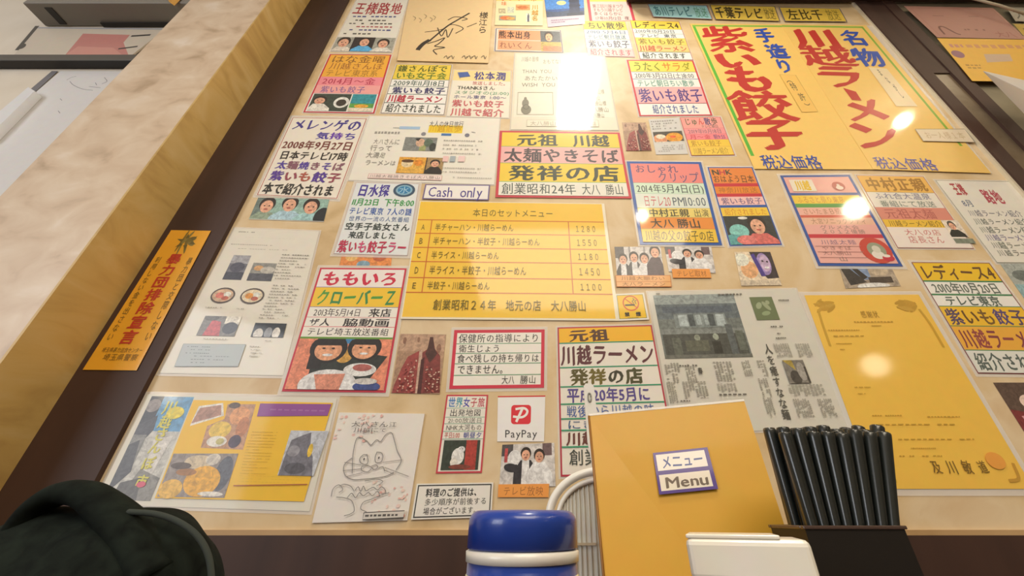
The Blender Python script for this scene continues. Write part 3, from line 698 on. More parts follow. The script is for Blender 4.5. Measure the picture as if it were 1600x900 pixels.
for lab, cx, cy, c1, c2 in (('photo of a ramen bowl', 349, 462, '#c9a888', '#cf6f5e'), ('photo of a ramen bowl with egg', 395, 463, '#d8c8a8', '#e0922e')):
    s.part('photograph'); u, v = s.uv(cx, cy); s.ellipse(u, v, 0.115, 0.055, '#4a3c34'); s.ellipse(u, v, 0.1, 0.044, c1); s.ellipse(u - 0.03, v, 0.04, 0.02, c2); s.ellipse(u + 0.04, v - 0.008, 0.035, 0.018, '#e8e0d0'); s.ellipse(u + 0.03, v + 0.018, 0.035, 0.014, '#b0563e')
s.part('photograph'); a, b = s.uv(322, 494), s.uv(367, 526); s.picture((a[0], a[1], b[0], b[1]), '#77736e', [('p', [(0.25, 0.2), (0.5, 0.3), (0.6, 1), (0.15, 1)], '#b84a4c'), ('r', 0.6, 0.0, 1, 0.4, '#d8d4c8'), ('e', 0.8, 0.6, 0.2, 0.3, '#3a3a40'), ('e', 0.2, 0.1, 0.2, 0.15, '#5a5650')])
s.part('photograph'); a, b = s.uv(400, 505), s.uv(443, 528); s.picture((a[0], a[1], b[0], b[1]), '#2c3036', [('e', 0.2, 0.8, 0.15, 0.4, '#c8c4bc'), ('e', 0.5, 0.7, 0.12, 0.4, '#8a8c90'), ('e', 0.75, 0.7, 0.12, 0.4, '#d8d4cc')])
s.part('text_box', 'grey-blue text box'); q = [s.uv(*p) for p in ((288, 538), (385, 539), (373, 573), (274, 573))]; s.poly(q[::-1], '#b4bcbe'); s.line(q + q[:1], 0.0006, '#8a9494')
for y, x, x1 in ((541, 295, 330), (546, 300, 350), (551, 292, 330), (556, 305, 360), (561, 300, 350), (566, 300, 345)): s.micro(s.box(x, y, x1, y + 3), 1, '#7c8486', cols=14)
s.part('text_block')
for y0, n, x in ((398, 9, 442), (446, 12, 428)):
    s.part('text_block')
    for k in range(n): s.micro(s.box(x - k * 2.0, y0 + k * 4.6, x + 42 - k * 1.9, y0 + k * 4.6 + 3), 1, '#8f8a82' if k else '#6f6a62', cols=12, h=0.7)
s.part('caption_lines')
for y, x, x1 in ((480, 323, 352), (482, 372, 392), (529, 320, 355), (532, 416, 424), (541, 392, 424), (546, 394, 414), (551, 394, 410), (556, 392, 408)): s.micro(s.box(x, y, x1, y + 3), 1, '#98928a', cols=9)
s.done()

s = poster('poster', 'red-framed poster with red and green title over a picture of two girls with bowls', [(501, 419), (636, 420), (603, 614), (441, 612)], [421, 450, 481, 497, 512, 529, 613],
       [('#f3e9e4', [('ももいろ', 0.04, 0.95, '#cf2346', 0.04)], '#4a5ab0', 0.002), ('#f4c832', [('クローバーＺ', 0.04, 0.97, ['#4a9a3a', '#3a8a4a'], 0.035)], '#5a4a9a', 0.002), ('#f1ece2', [('2013年5月14日', 0.06, 0.6, '#4a3a38', 0.012), ('来店', 0.68, 0.94, '#3a3434', 0.02)], '#d0304c', 0.0016), ('#f1ece2', [('ザ人', 0.04, 0.28, '#3a3434', 0.02), ('脇動画', 0.42, 0.94, '#3a3434', 0.02)], '#d0304c', 0.002), ('#f1ece2', [('テレビ埼玉放送番組', 0.05, 0.95, '#3a3434', 0.015, 0.08, 0.8)], '#6a9a3a', 0.0035),
        (None, ['pic', ((0, 0.02, 1, 1), None, '#dd8a6c', [('r', 0.22, 0, 0.85, 0.1, '#3f7fb0'), ('p', [(0.2, 0.2), (0.55, 0.25), (0.98, 0.35), (0.82, 0.85), (0.2, 0.75)], '#2b302c'), ('e', 0.52, 0.35, 0.09, 0.14, '#c89a4a')] + [('e', 0.34, 0.2, 0.2, 0.3, '#26211f'), ('e', 0.72, 0.17, 0.18, 0.28, '#26211f'), ('r', 0.16, 0.2, 0.3, 0.62, '#26211f'), ('e', 0.34, 0.24, 0.145, 0.21, '#e2a07c'), ('e', 0.72, 0.22, 0.13, 0.19, '#e2a07c'), ('r', 0.2, 0.0, 0.5, 0.14, '#26211f'), ('r', 0.6, 0.0, 0.86, 0.12, '#26211f'),
           ('e', 0.29, 0.2, 0.018, 0.018, '#33231f'), ('e', 0.39, 0.2, 0.018, 0.018, '#33231f'), ('e', 0.68, 0.18, 0.016, 0.016, '#33231f'), ('e', 0.77, 0.18, 0.016, 0.016, '#33231f'), ('e', 0.345, 0.335, 0.055, 0.026, '#f6ecdf'), ('e', 0.725, 0.3, 0.045, 0.022, '#f6ecdf'),
           ('e', 0.72, 0.62, 0.17, 0.13, '#ece6da'), ('e', 0.74, 0.58, 0.1, 0.07, '#a8605a'), ('e', 0.42, 0.92, 0.3, 0.3, '#f1ece2'), ('p', [(0.26, 0.72), (0.58, 0.7), (0.55, 1), (0.32, 1)], '#d08a72'), ('e', 0.82, 0.94, 0.14, 0.1, '#3a4a86'), ('e', 0.8, 0.84, 0.12, 0.06, '#c8c4c0')])])],
       border=('#cc2f48', 0.0035), film=0.006, paper='#f1ebe2', lift=2)
s.done()

def jacket(s):
    s.part('photograph')
    s.picture((0, 0, 1, 1), '#a5846a', [('r', 0, 0, 1, 0.3, '#b4937a'), ('e', 0.12, 0.12, 0.04, 0.06, '#8a6450'), ('e', 0.88, 0.25, 0.05, 0.08, '#8a6450'), ('e', 0.42, 0.1, 0.03, 0.05, '#8f6a54'),
        ('p', [(0.66, 0.06), (0.73, 0.06), (0.8, 0.26), (0.93, 0.38), (1, 0.98), (0.53, 1), (0.52, 0.34), (0.64, 0.26)], '#7a3632'),
        ('p', [(0.66, 0.05), (0.73, 0.05), (0.78, 0.24), (0.86, 0.34), (0.72, 0.5), (0.6, 0.34), (0.64, 0.24)], '#4a2a24'),
        ('p', [(0.24, 0.4), (0.5, 0.28), (0.53, 1), (0.02, 1), (0.04, 0.88), (0.14, 0.6)], '#93403c'), ('p', [(0.47, 0.3), (0.53, 0.27), (0.57, 0.6), (0.55, 1), (0.5, 1)], '#bfa08c'), ('p', [(0.53, 0.45), (0.6, 0.4), (0.62, 1), (0.54, 1)], '#4c211f')])
    rg = random.Random(3)
    for r in range(15):
        for k in range(11):
            u, v = 0.07 + k * 0.088 + rg.uniform(-0.025, 0.025), 0.42 + r * 0.039 + rg.uniform(-0.01, 0.01)
            if v < 0.46 + abs(u - 0.45) * 0.35 or 0.48 < u < 0.64 or u < 0.3 - (v - 0.4) * 0.45: continue
            s.ellipse(u, v, rg.uniform(0.012, 0.034), rg.uniform(0.008, 0.017), rg.choice(['#c49a88', '#6a2422', '#b0584e', '#d0b09c', '#7c2c2a']), rot=rg.uniform(-0.8, 0.8), n=7)
s = Sheet('photo_print', 'brown photo of a red patterned jacket beside the two girls poster', 'photo', [(626, 522), (697, 523), (687, 616), (611, 614)], '#8a6a56', lift=1, coat=0.5); jacket(s); s.done()
s = Sheet('photo_print', 'small brown photo of a red patterned jacket right of the 元祖川越 sign', 'photo', [(972, 192), (1009, 192), (1018, 236), (978, 236)], '#8a6a56', lift=1, coat=0.5); jacket(s); s.done()

poster('sign', 'thick red-framed notice of five handwritten lines ruled in green', [(710, 516), (851, 515), (850, 606), (702, 608)], [518, 537, 552, 568, 586, 606],
       [(None, [('保健所の指導により', 0.02, 0.98, '#3a3a38', 0.012)]), (None, [('衛生じょう', 0.03, 0.52, '#3a3a38', 0.012)]), (None, [('食べ残しの持ち帰りは', 0.02, 0.98, '#3a3a38', 0.012)]), (None, [('できません。', 0.03, 0.62, '#3a3a38', 0.012)]), (None, [('大八', 0.55, 0.7, '#4a4a48', 0.008), ('勝山', 0.76, 0.95, '#4a4a48', 0.008)])],
       border=('#d2304a', 0.0055), sep=('#6aa47c', 0.0012), film=0.005, cat='notice', paper='#f3eee4').done()

s = poster('poster', 'small narrow red-edged poster with a white owl picture', [(698, 617), (763, 617), (753, 739), (681, 740)], [618, 638, 652, 662, 674, 686, 738],
       [(None, [('世界女子旅', 0.03, 0.97, ['#3a7ac0', '#3a9ab0', '#4a4ab0', '#c04a5a', '#c0405a'], 0.02)]), (None, [('出発地図', 0.1, 0.9, '#4a4a4a', 0.01)]), (None, [('21:00放送日', 0.08, 0.95, '#7a7a74', 0.0)]), (None, [('NHK大河もの', 0.06, 0.95, '#6a6a66', 0.008)]), (None, [('平日5:00', 0.04, 0.42, '#c04a4a', 0.008), ('朝昼夕', 0.5, 0.97, '#4a5aa8', 0.01)]),
        (None, ['pic', ((0.06, 0.04, 0.94, 0.96), None, '#2f3a30', [('r', 0.62, 0, 0.92, 1, '#a83a30'), ('e', 0.42, 0.55, 0.17, 0.28, '#e6e2d8'), ('e', 0.5, 0.32, 0.1, 0.11, '#efece2'), ('e', 0.33, 0.75, 0.1, 0.15, '#d8d4ca'), ('e', 0.46, 0.3, 0.014, 0.014, '#222'.replace('#222', '#222222')), ('e', 0.53, 0.3, 0.014, 0.014, '#222222'), ('e', 0.5, 0.9, 0.3, 0.08, '#7a3a2c')])])],
       border=('#c83a4a', 0.0024), sep=('#8ab8a0', 0.0008), lift=1, paper='#eee9dd')
s.done()

s = Sheet('sticker', 'white square sticker with a red rounded payment logo', 'sticker', [(778, 619), (852, 618), (850, 690), (777, 690)], '#f2f0ee', lift=1, coat=0.5)
s.main(); s.rect((0, 0, 1, 0.03), '#d23a3a')
s.part('logo', 'red rounded square with a white P')
def rounded(s, b, r, c, n=6):
    x0, y0, x1, y1 = b; pts = []
    for cx, cy, a0 in ((x1 - r, y0 + r, -90), (x1 - r, y1 - r, 0), (x0 + r, y1 - r, 90), (x0 + r, y0 + r, 180)):
        for k in range(n + 1):
            a = math.radians(a0 + 90 * k / n); pts.append((cx + r * math.cos(a), cy + r * math.sin(a)))
    s.poly(pts, c)
rounded(s, (0.29, 0.2, 0.71, 0.62), 0.07, '#e02a3a')
s.curve([(0.53, 0.27), (0.47, 0.41), (0.4, 0.57)], 0.0038, '#f6f2ee'); s.curve([(0.38, 0.29), (0.55, 0.27), (0.63, 0.33), (0.6, 0.42), (0.5, 0.47), (0.33, 0.45)], 0.0034, '#f6f2ee')
s.part('lettering'); s.text('PayPay', (0.16, 0.7, 0.86, 0.94), '#3a3a3c', 0.0, jit=0)
s.done()

def trio(kind):
    base = '#c9c5c2'
    if kind == 4:
        return base, [('r', 0, 0, 0.2, 0.4, '#4a4648'), ('r', 0.3, 0, 0.34, 0.5, '#8a8684'), ('r', 0.62, 0, 0.66, 0.4, '#9a9694')] + person_at(0.16, 0.45, 0.09, '#2c2c34', 1.7, inner='#dcdcdc') + person_at(0.4, 0.38, 0.09, '#3a3840', 1.7, inner='#e4e2de') + person_at(0.62, 0.42, 0.09, '#ecebe8', 1.7) + person_at(0.86, 0.2, 0.1, '#43303a', 1.7)
    return base, [('r', 0, 0, 0.22, 0.3, '#4a4648'), ('r', 0.06, 0.1, 0.12, 0.45, '#b8484a'), ('r', 0.78, 0, 0.95, 0.3, '#6a5658')] + [('e', 0.26, 0.35, 0.13, 0.2, '#e9e6e2')] + person_at(0.47, 0.27, 0.09, '#2f2d34', 1.5, inner='#e6e4e0', k=2.4) + person_at(0.72, 0.32, 0.09, '#edecea', 1.5, k=2.5) + [('e', 0.2, 0.58, 0.14, 0.1, '#2a2a30', 0.3), ('p', [(0.1, 0.55), (0.3, 0.5), (0.4, 0.6), (0.3, 0.72)], '#2f2d34')]
for q, lab, kind in (([(785, 695), (866, 692), (868, 760), (780, 760)], 'photo print of waving cooks directly under the white payment sticker', 3), ([(960, 386), (1032, 386), (1038, 432), (964, 431)], 'photo print of four people under the blue-framed poster, left of its twin', 4), ([(1038, 386), (1111, 386), (1118, 427), (1045, 425)], 'photo print of waving cooks under the blue-framed poster', 3)):
    s = Sheet('photo_print', lab, 'photo', q, '#d8d4d0', lift=1, coat=0.4); s.part('photograph'); bg, shp = trio(kind); s.picture((0, 0, 1, 1), bg, shp); s.done()
for q, lab, rows in (([(779, 757), (858, 756), (857, 777), (778, 777)], 'plain orange caption strip under the cooks photo by the bottle', ['テレビ放映']), ([(961, 431), (1047, 431), (1049, 449), (963, 449)], 'two-line pale orange caption strip under the four people photo', ['川越大賑わい', '大八ラーメン']), ([(1049, 421), (1108, 421), (1111, 435), (1051, 435)], 'single-line orange caption strip under the photo of waving cooks', ['テレビ取材'])):
    s = Sheet('caption_strip', lab, 'label', q, '#f0a04c' if len(rows) == 1 else '#f2b878', lift=3, coat=0.3)
    s.part('lettering')
    n = len(rows)
    if n == 2: s.frame((0, 0, 1, 1), '#cf7a3a', 0.001); s.rect((0, 0.54, 1, 0.58), '#cf7a3a')
    for i, t in enumerate(rows): s.text(t, (0.1, (i + 0.15) / n, 0.9, (i + 0.9) / n), '#a86a34', 0.0)
    s.done()

s = Sheet('sign', 'white plate with thin black frame and three black printed lines', 'sign', [(652, 756), (771, 754), (768, 808), (643, 812)], '#ece8e0', lift=1.5, coat=0.3, thick=0.0015)
s.part('border'); s.frame((0.02, 0.04, 0.98, 0.96), '#3a3a3a', 0.0016)
s.part('lettering')
s.text('料理のご提供は、', (0.13, 0.14, 0.84, 0.4), '#3a3a38', 0.03, jit=0); s.text('多少順序が前後する', (0.13, 0.43, 0.93, 0.64), '#4a4a48', 0.012, jit=0); s.text('場合がございます。', (0.13, 0.68, 0.84, 0.89), '#4a4a48', 0.012, jit=0)
s.done()

s = Sheet('autograph_board', 'white board with a pen drawing of a whiskered cat and pink blossom corners', 'autograph', [(531, 645), (664, 647), (637, 813), (489, 817)], '#e9e3dc', lift=1, coat=0.0, thick=0.0018)
s.part('blossom_print', 'faint pink blossom print')
for i in range(70):
    if i % 2: u, v = random.random() ** 1.6 * 0.5, random.random() ** 1.5 * 0.28
    else: u, v = 1 - random.random() ** 1.3 * 0.45, 1 - random.random() ** 1.3 * 0.36
    if 0.02 < u < 0.97 and 0.02 < v < 0.97: s.ellipse(u, v, random.uniform(0.01, 0.024), random.uniform(0.008, 0.018), random.choice(['#e9c4bc', '#e4b0a8', '#ecd0c6']), n=7)
s.part('cat_drawing')
G = '#85817e'
for pts, wd in (([(552, 740), (553, 715), (556, 695), (561, 684), (572, 688), (581, 697)], 0.001), ([(581, 697), (590, 688), (596, 691), (604, 680), (613, 677), (618, 690), (622, 705), (627, 715), (628, 722), (620, 735)], 0.001),
                ([(552, 716), (541, 725), (539, 735), (543, 745), (555, 750), (570, 749), (590, 747), (606, 744), (617, 738)], 0.001), ([(575, 710), (577, 720), (574, 726), (566, 724), (564, 717), (570, 711), (576, 712)], 0.001), ([(590, 707), (597, 708), (600, 714), (597, 722), (589, 723), (588, 714), (591, 707)], 0.001),
                ([(582, 729), (589, 727), (592, 731), (586, 734), (581, 730), (575, 728), (567, 730), (568, 736), (576, 738), (582, 733)], 0.001), ([(593, 732), (600, 730), (603, 737)], 0.001),
                ([(540, 723), (566, 727)], 0.0007), ([(538, 736), (566, 733)], 0.0007), ([(544, 745), (568, 739)], 0.0007), ([(600, 723), (630, 719)], 0.0007), ([(603, 731), (640, 745)], 0.0007), ([(602, 735), (618, 742)], 0.0007),
                ([(572, 752), (590, 749), (600, 753), (590, 760)], 0.0008), ([(520, 776), (523, 764), (532, 758), (538, 765), (532, 770)], 0.0009), ([(533, 760), (540, 757), (550, 760), (556, 768)], 0.0009), ([(528, 777), (540, 778), (552, 783), (556, 797), (550, 803), (540, 806)], 0.0009),
                ([(610, 770), (597, 774), (583, 780), (570, 785), (566, 795), (575, 800)], 0.0009)):
    s.curve([s.uv(x, y) for x, y in pts], wd, G, 5)
for x, y in ((571, 718), (594, 716)): s.ellipse(*s.uv(x, y), 0.008, 0.012, '#4a4644')
s.part('signature')
for pts in ([(557, 767), (562, 761), (566, 768), (570, 760), (574, 767), (580, 764), (586, 762), (592, 766), (598, 761), (604, 766), (605, 771)], [(545, 778), (552, 771), (558, 778), (564, 770), (570, 775), (578, 770), (584, 775), (592, 768), (596, 776)]):
    s.curve([s.uv(x, y) for x, y in pts], 0.0009, '#7a7674', 4)
s.text('大八さん江', s.box(552, 659, 622, 669), '#6a6664', 0.0, jit=0.15); s.text('川越にて', s.box(556, 669, 606, 677), '#6a6664', 0.0, jit=0.15)
s.part('name_stamp'); q = [s.uv(*p) for p in ((571, 801), (634, 798), (632, 809), (569, 812))]; s.poly(q[::-1], '#d8d2ca'); s.line(q + q[:1], 0.001, '#4a4644'); s.micro((q[0][0] + 0.02, q[0][1] + 0.015, q[1][0] - 0.02, q[2][1] - 0.015), 1, '#5a5654', cols=10, h=0.8)
s.done()

s = Sheet('magazine_page', 'yellow laminated magazine spread with food photos and a purple headline box', 'magazine page', [(231, 616), (527, 623), (484, 799), (148, 788)], '#e2ddcf', lift=1, coat=0.3, film=0.004)
def pq(pts): return [s.uv(*p) for p in pts]
s.part('picture_page', 'left page with grey street and blue sky')
uL = s.uv(306, 620)[0]; uR = uL
s.picture((0.03, 0.02, uL - 0.005, 0.96), '#b9b9b4', [('r', 0, 0, 1, 0.36, '#5f93bc'), ('r', 0, 0.0, 0.3, 0.3, '#3a3a40'), ('e', 0.14, 0.1, 0.17, 0.07, '#8a8280'), ('p', [(0, 0.3), (0.35, 0.2), (0.4, 0.35), (0.1, 0.6), (0, 0.6)], '#4a4a50'), ('r', 0, 0.4, 0.3, 0.7, '#7e7e7c'), ('p', [(0, 0.5), (0.2, 0.45), (0.32, 0.75), (0, 0.95)], '#4c4c50'), ('p', [(0.5, 0.45), (0.9, 0.4), (0.8, 0.75), (0.6, 0.8)], '#cfcdc8'), ('p', [(0.5, 0.72), (1, 0.8), (1, 1), (0.3, 1)], '#83817c'), ('p', [(0.2, 0.85), (0.6, 0.8), (0.7, 1), (0.15, 1)], '#5c5a58'), ('e', 0.72, 0.17, 0.2, 0.065, '#f0c93a')])
s.part('headline'); 
for i, (ch, x, y) in enumerate(zip('川越さんぽ市', (250, 243, 236, 227, 216, 206), (640, 662, 682, 702, 727, 755))): s.text(ch, s.box(x + 12, y - 14, x + 22, y + 8), '#d8d05a', 0.03)
s.ellipse(*s.uv(222, 757), 0.022, 0.025, '#d8607a')
s.part('text_page', 'yellow page of small text')
s.poly([(uL, 0.05), (0.985, 0.045), (0.965, 0.925), (uL + 0.012, 0.935)][::-1], '#f2c22c')
s.part('photograph'); s.poly(pq([(312, 635), (350, 630), (351, 650), (298, 666)])[::-1], '#ddd8d0'); s.poly(pq([(314, 638), (347, 633), (347, 649), (300, 662)])[::-1], '#a8806e')
s.part('photograph'); q = s.box(357, 632, 388, 700); s.poly(pq([(357, 632), (401, 632), (381, 703), (315, 700), (325, 666), (352, 655)])[::-1], '#b58a6a')
for x, y, rx, ry, c in ((376, 650, 0.05, 0.09, '#d89a66'), (345, 672, 0.055, 0.08, '#d8b84a'), (380, 668, 0.03, 0.1, '#b87a50'), (340, 690, 0.05, 0.05, '#e0d8d0'), (345, 690, 0.02, 0.03, '#b8b070'), (368, 690, 0.03, 0.06, '#4a3a4c'), (368, 634, 0.03, 0.03, '#5a4a40')): s.ellipse(*s.uv(x, y), rx, ry, c)
s.part('photograph'); s.poly(pq([(273, 709), (374, 709), (352, 778), (247, 776)])[::-1], '#8f8580')
for x, y, rx, ry, c in ((312, 722, 0.07, 0.06, '#c8b89c'), (335, 718, 0.035, 0.05, '#cfc8bc'), (350, 740, 0.04, 0.15, '#5a5c66'), (317, 752, 0.085, 0.13, '#e8a52a'), (268, 764, 0.055, 0.08, '#dcb04a'), (293, 738, 0.05, 0.03, '#a0703c'), (330, 772, 0.06, 0.02, '#d8d4cc'), (285, 728, 0.05, 0.03, '#5a4a40')): s.ellipse(*s.uv(x, y), rx, ry, c)
s.part('headline_box', 'purple headline box'); s.poly(pq([(408, 631), (519, 632), (513, 650), (403, 651)])[::-1], '#93509a'); s.micro(s.box(412, 638, 514, 645), 1, '#a870ac', cols=11)
s.part('photograph'); s.poly(pq([(456, 673), (515, 674), (491, 744), (435, 743)])[::-1], '#b8bcc4'); s.poly(pq([(457, 688), (476, 680), (488, 676), (486, 700), (490, 715), (489, 744), (436, 743), (447, 712)])[::-1], '#6f6e78'); s.ellipse(*s.uv(460, 705), 0.03, 0.05, '#8f8e96'); s.ellipse(*s.uv(462, 732), 0.05, 0.05, '#55545c'); s.ellipse(*s.uv(486, 704), 0.012, 0.06, '#e0b838')
s.part('text_block')
for k in range(24):
    y = 656 + k * 4.6
    if k < 23: s.micro(s.box(398 - k * 1.15, y, (440 if 3 < k < 19 else 498) - k * 1.3, y + 2.5), 1, '#b8962a', cols=18)
s.line(pq([(367, 759), (482, 757)]), 0.0012, '#a85a3a')
s.done()

# ---- right of centre
poster('poster', 'blue-framed laminated poster with pink-red heading and five pale and yellow rows', [(979, 253), (1095, 254), (1128, 384), (1000, 383)], [256, 287, 304, 326, 341, 359, 380],
       [('#f08a84', [('おしゃれ', 0.05, 0.68, '#5a4a78', 0.015, 0.04, 0.5), ('クリップ', 0.36, 0.96, '#6a5a80', 0.01, 0.42, 0.98)], '#4a8a6a', 0.0014), ('#d4ead4', [('2014年5月4日(日)', 0.03, 0.98, '#3a4a48', 0.015)], '#6aa890', 0.001), ('#e4ebe0', [('日テレ20', 0.1, 0.48, '#c8505a', 0.0), ('PM10:00', 0.5, 0.97, '#4a5a68', 0.0)], '#6a7aa0', 0.0014), ('#f0d878', [('中村正親', 0.14, 0.7, '#4a4630', 0.02), ('出演', 0.76, 0.97, '#6a6240', 0.008)], '#8a5a3a', 0.0014), ('#ee9438', [('大八', 0.14, 0.46, '#4a3c2c', 0.02), ('勝山', 0.5, 0.82, '#4a3c2c', 0.02)], '#8a5a3a', 0.0014), ('#f2c83c', [('川越の父の餃子の店', 0.04, 0.96, '#4a4a20', 0.008)])],
       border=('#2a5cae', 0.0065), film=0.004, paper='#efece4', coat=0.9, lift=2).done()

poster('poster', 'narrow blue-framed poster with orange heading and photo of a person in pink', [(1104, 261), (1176, 261), (1223, 384), (1139, 386)], [262, 287, 292, 303, 308, 321, 325, 338, 384],
       [('#ea8a3e', [('NHK', 0.04, 0.5, ['#4a4a38', '#c8404a', '#4a4a38'], 0.025, 0.04, 0.5), ('おはよう日本', 0.02, 0.96, '#5a4028', 0.012, 0.46, 0.97)]), ('#cc2f3c', []), ('#e98a2e', [('神奈川放送', 0.06, 0.94, '#b06a28', 0.0)]), ('#cc2f3c', []), ('#f2c4c0', [('紫いも餃子', 0.06, 0.96, '#6a5480', 0.015)]), ('#2a5aa8', []), ('#f4cc3e', [('紹介されました', 0.06, 0.96, '#d88a28', 0.008)]),
        (None, ['pic', ((0, 0, 1, 1), None, '#2f3434', [('e', 0.25, 0.55, 0.2, 0.25, '#7fc0b8'), ('e', 0.1, 0.85, 0.2, 0.2, '#5aa0a0'), ('e', 0.4, 0.08, 0.1, 0.05, '#d8d8d0')] + person_at(0.66, 0.36, 0.17, '#cf6a64', 1.6, k=2.0) + [('e', 0.35, 0.85, 0.2, 0.16, '#d87a74')])])],
       border=('#3a5ea8', 0.003), film=0.003, paper='#f0ebe2', inset=0.001).done()

s = Sheet('photo_print', 'photo print with a violet-lit smiling face and a peach left half', 'photo', [(1147, 394), (1203, 394), (1221, 446), (1158, 447)], '#e4cdb2', lift=1, coat=0.4)
s.part('photograph'); s.picture((0, 0, 1, 1), '#e6cbb0', [('e', 0.3, 0.55, 0.22, 0.25, '#e0a878'), ('e', 0.15, 0.25, 0.2, 0.2, '#ecdccc'), ('p', [(0.4, 0), (1, 0), (1, 0.8), (0.7, 0.82), (0.52, 0.5)], '#3a3034'), ('e', 0.72, 0.38, 0.18, 0.34, '#9a84b8'), ('e', 0.75, 0.36, 0.13, 0.26, '#c0a8c4'), ('p', [(0.42, 0.1), (0.52, 0.05), (0.68, 0.75), (0.56, 0.75)], '#4a3a8a'), ('e', 0.7, 0.3, 0.03, 0.03, '#3a2c3a'), ('e', 0.82, 0.32, 0.03, 0.03, '#3a2c3a'), ('e', 0.77, 0.5, 0.06, 0.03, '#f0e4e4'), ('r', 0, 0.86, 1, 1, '#c9bba4')])
s.done()

s = Sheet('sign', 'small square yellow no smoking sticker with a red crossed circle', 'sign', [(960, 460), (1006, 458), (1014, 500), (965, 502)], '#eee8dc', lift=1.5, coat=0.4, thick=0.0008)
s.part('symbol_panel', 'yellow panel'); s.rect((0.06, 0.06, 0.94, 0.94), '#f4c62a'); s.frame((0.06, 0.06, 0.94, 0.94), '#6a7a3a', 0.0008)
s.ring(0.5, 0.38, 0.27, 0.29, '#d8502c', 0.14); s.line([(0.32, 0.2), (0.69, 0.57)], 0.0017, '#d8502c'); s.rect((0.3, 0.42, 0.62, 0.48), '#3a3a30'); s.curve([(0.6, 0.4), (0.55, 0.32), (0.62, 0.26), (0.58, 0.2)], 0.0012, '#5a5648', 4); s.curve([(0.67, 0.42), (0.64, 0.32), (0.7, 0.28)], 0.0012, '#5a5648', 4)
s.part('lettering'); s.text('禁', (0.24, 0.71, 0.41, 0.87), '#2c2c28', 0.04, jit=0); s.text('煙', (0.6, 0.71, 0.77, 0.87), '#2c2c28', 0.04, jit=0); s.micro((0.33, 0.895, 0.67, 0.92), 1, '#6a6a3a', cols=8)
s.done()

s = poster('poster', 'tall red-edged poster reading 元祖川越ラーメン発祥の店, half hidden by the menu folder', [(871, 512), (1018, 508), (1061, 741), (876, 745)], [512, 535, 573, 603, 630, 653, 671, 697, 742],
       [('#f6bb2a', [('元祖', 0.1, 0.54, '#5a3a28', 0.04)]), (None, [('川越ラーメン', 0.01, 0.99, '#5e2c34', 0.035)]), (None, [('発祥の店', 0.1, 0.84, ['#5a5222', '#6e6220', '#3a3a28', '#4c4a26'], 0.04)]), (None, [('平成20年5月に', 0.06, 0.88, '#584a92', 0.025)]), (None, [('戦後から川越の味', 0.05, 0.9, '#4a68a8', 0.012)]), (None, [('にぎわう店で', 0.05, 0.9, '#4a6890', 0.012)]), (None, [('川越ラーメン', 0.04, 0.9, '#6a3630', 0.03)]), (None, [('創業昭和24年', 0.06, 0.9, '#3c4440', 0.012, 0.08, 0.7)])],
       border=('#b8344a', 0.0025), sep=('#3f9a74', 0.0022), film=0.003, paper='#ede6da')
s.main(); s.done()

s = Sheet('newspaper', 'newspaper page with a big grey photo of a tiled roof shop front', 'newspaper', [(1012, 457), (1243, 452), (1332, 670), (1053, 676)], '#d9d5c8', lift=1, film=0.003)
s.part('photograph'); a, b = s.uv(1020, 462), s.uv(1176, 558)
s.picture((0.03, a[1], b[0], b[1]), '#6f7672', [('r', 0, 0, 1, 0.2, '#909a98'), ('r', 0, 0.16, 1, 0.4, '#626c70'), ('r', 0.08, 0.2, 0.92, 0.3, '#56606a'), ('r', 0.2, 0.32, 0.82, 0.54, '#7c8684'), ('r', 0.25, 0.34, 0.36, 0.52, '#a8b4b4'), ('r', 0.46, 0.34, 0.52, 0.5, '#a0acac'), ('r', 0.56, 0.34, 0.6, 0.5, '#9aa6a6'), ('r', 0.7, 0.34, 0.8, 0.52, '#a8b4b4'), ('r', 0.37, 0.33, 0.44, 0.52, '#4a5254'), ('r', 0.61, 0.33, 0.68, 0.52, '#4a5254'), ('r', 0, 0.56, 1, 0.64, '#7e8480'), ('r', 0.02, 0.64, 0.98, 0.96, '#4c4e48'), ('e', 0.42, 0.7, 0.035, 0.05, '#8a9080'), ('e', 0.64, 0.69, 0.035, 0.05, '#98a090'), ('r', 0.27, 0.74, 0.54, 0.9, '#5e6052'), ('r', 0.58, 0.76, 0.68, 0.94, '#34342e'), ('r', 0.12, 0.7, 0.22, 0.95, '#5e6258'), ('r', 0.78, 0.5, 0.86, 0.95, '#5a6060'), ('r', 0.88, 0.6, 0.97, 0.9, '#62685e'), ('r', 0, 0.95, 1, 1, '#686a62')])
s.part('picture_box', 'green box with pale leaf marks'); a, b = s.uv(1170, 465), s.uv(1218, 500); g = (a[0], a[1], b[0], b[1]); s.picture(g, '#6e7a56', [('e', 0.3, 0.38, 0.12, 0.16, '#a0aa88', 0.5), ('e', 0.62, 0.4, 0.1, 0.22, '#a0aa88', -0.5), ('e', 0.5, 0.72, 0.2, 0.09, '#94a47c', -0.3), ('e', 0.72, 0.25, 0.09, 0.09, '#a0aa88')])
s.part('headline'); 
for i, ch in enumerate('人を癒すなな麺'): 
    x, y = 1196 + i * 4.6, 546 + i * 17; s.text(ch, s.box(x - 6, y - 8, x + 12, y + 8), '#5a5850', 0.02)
s.part('text_block')
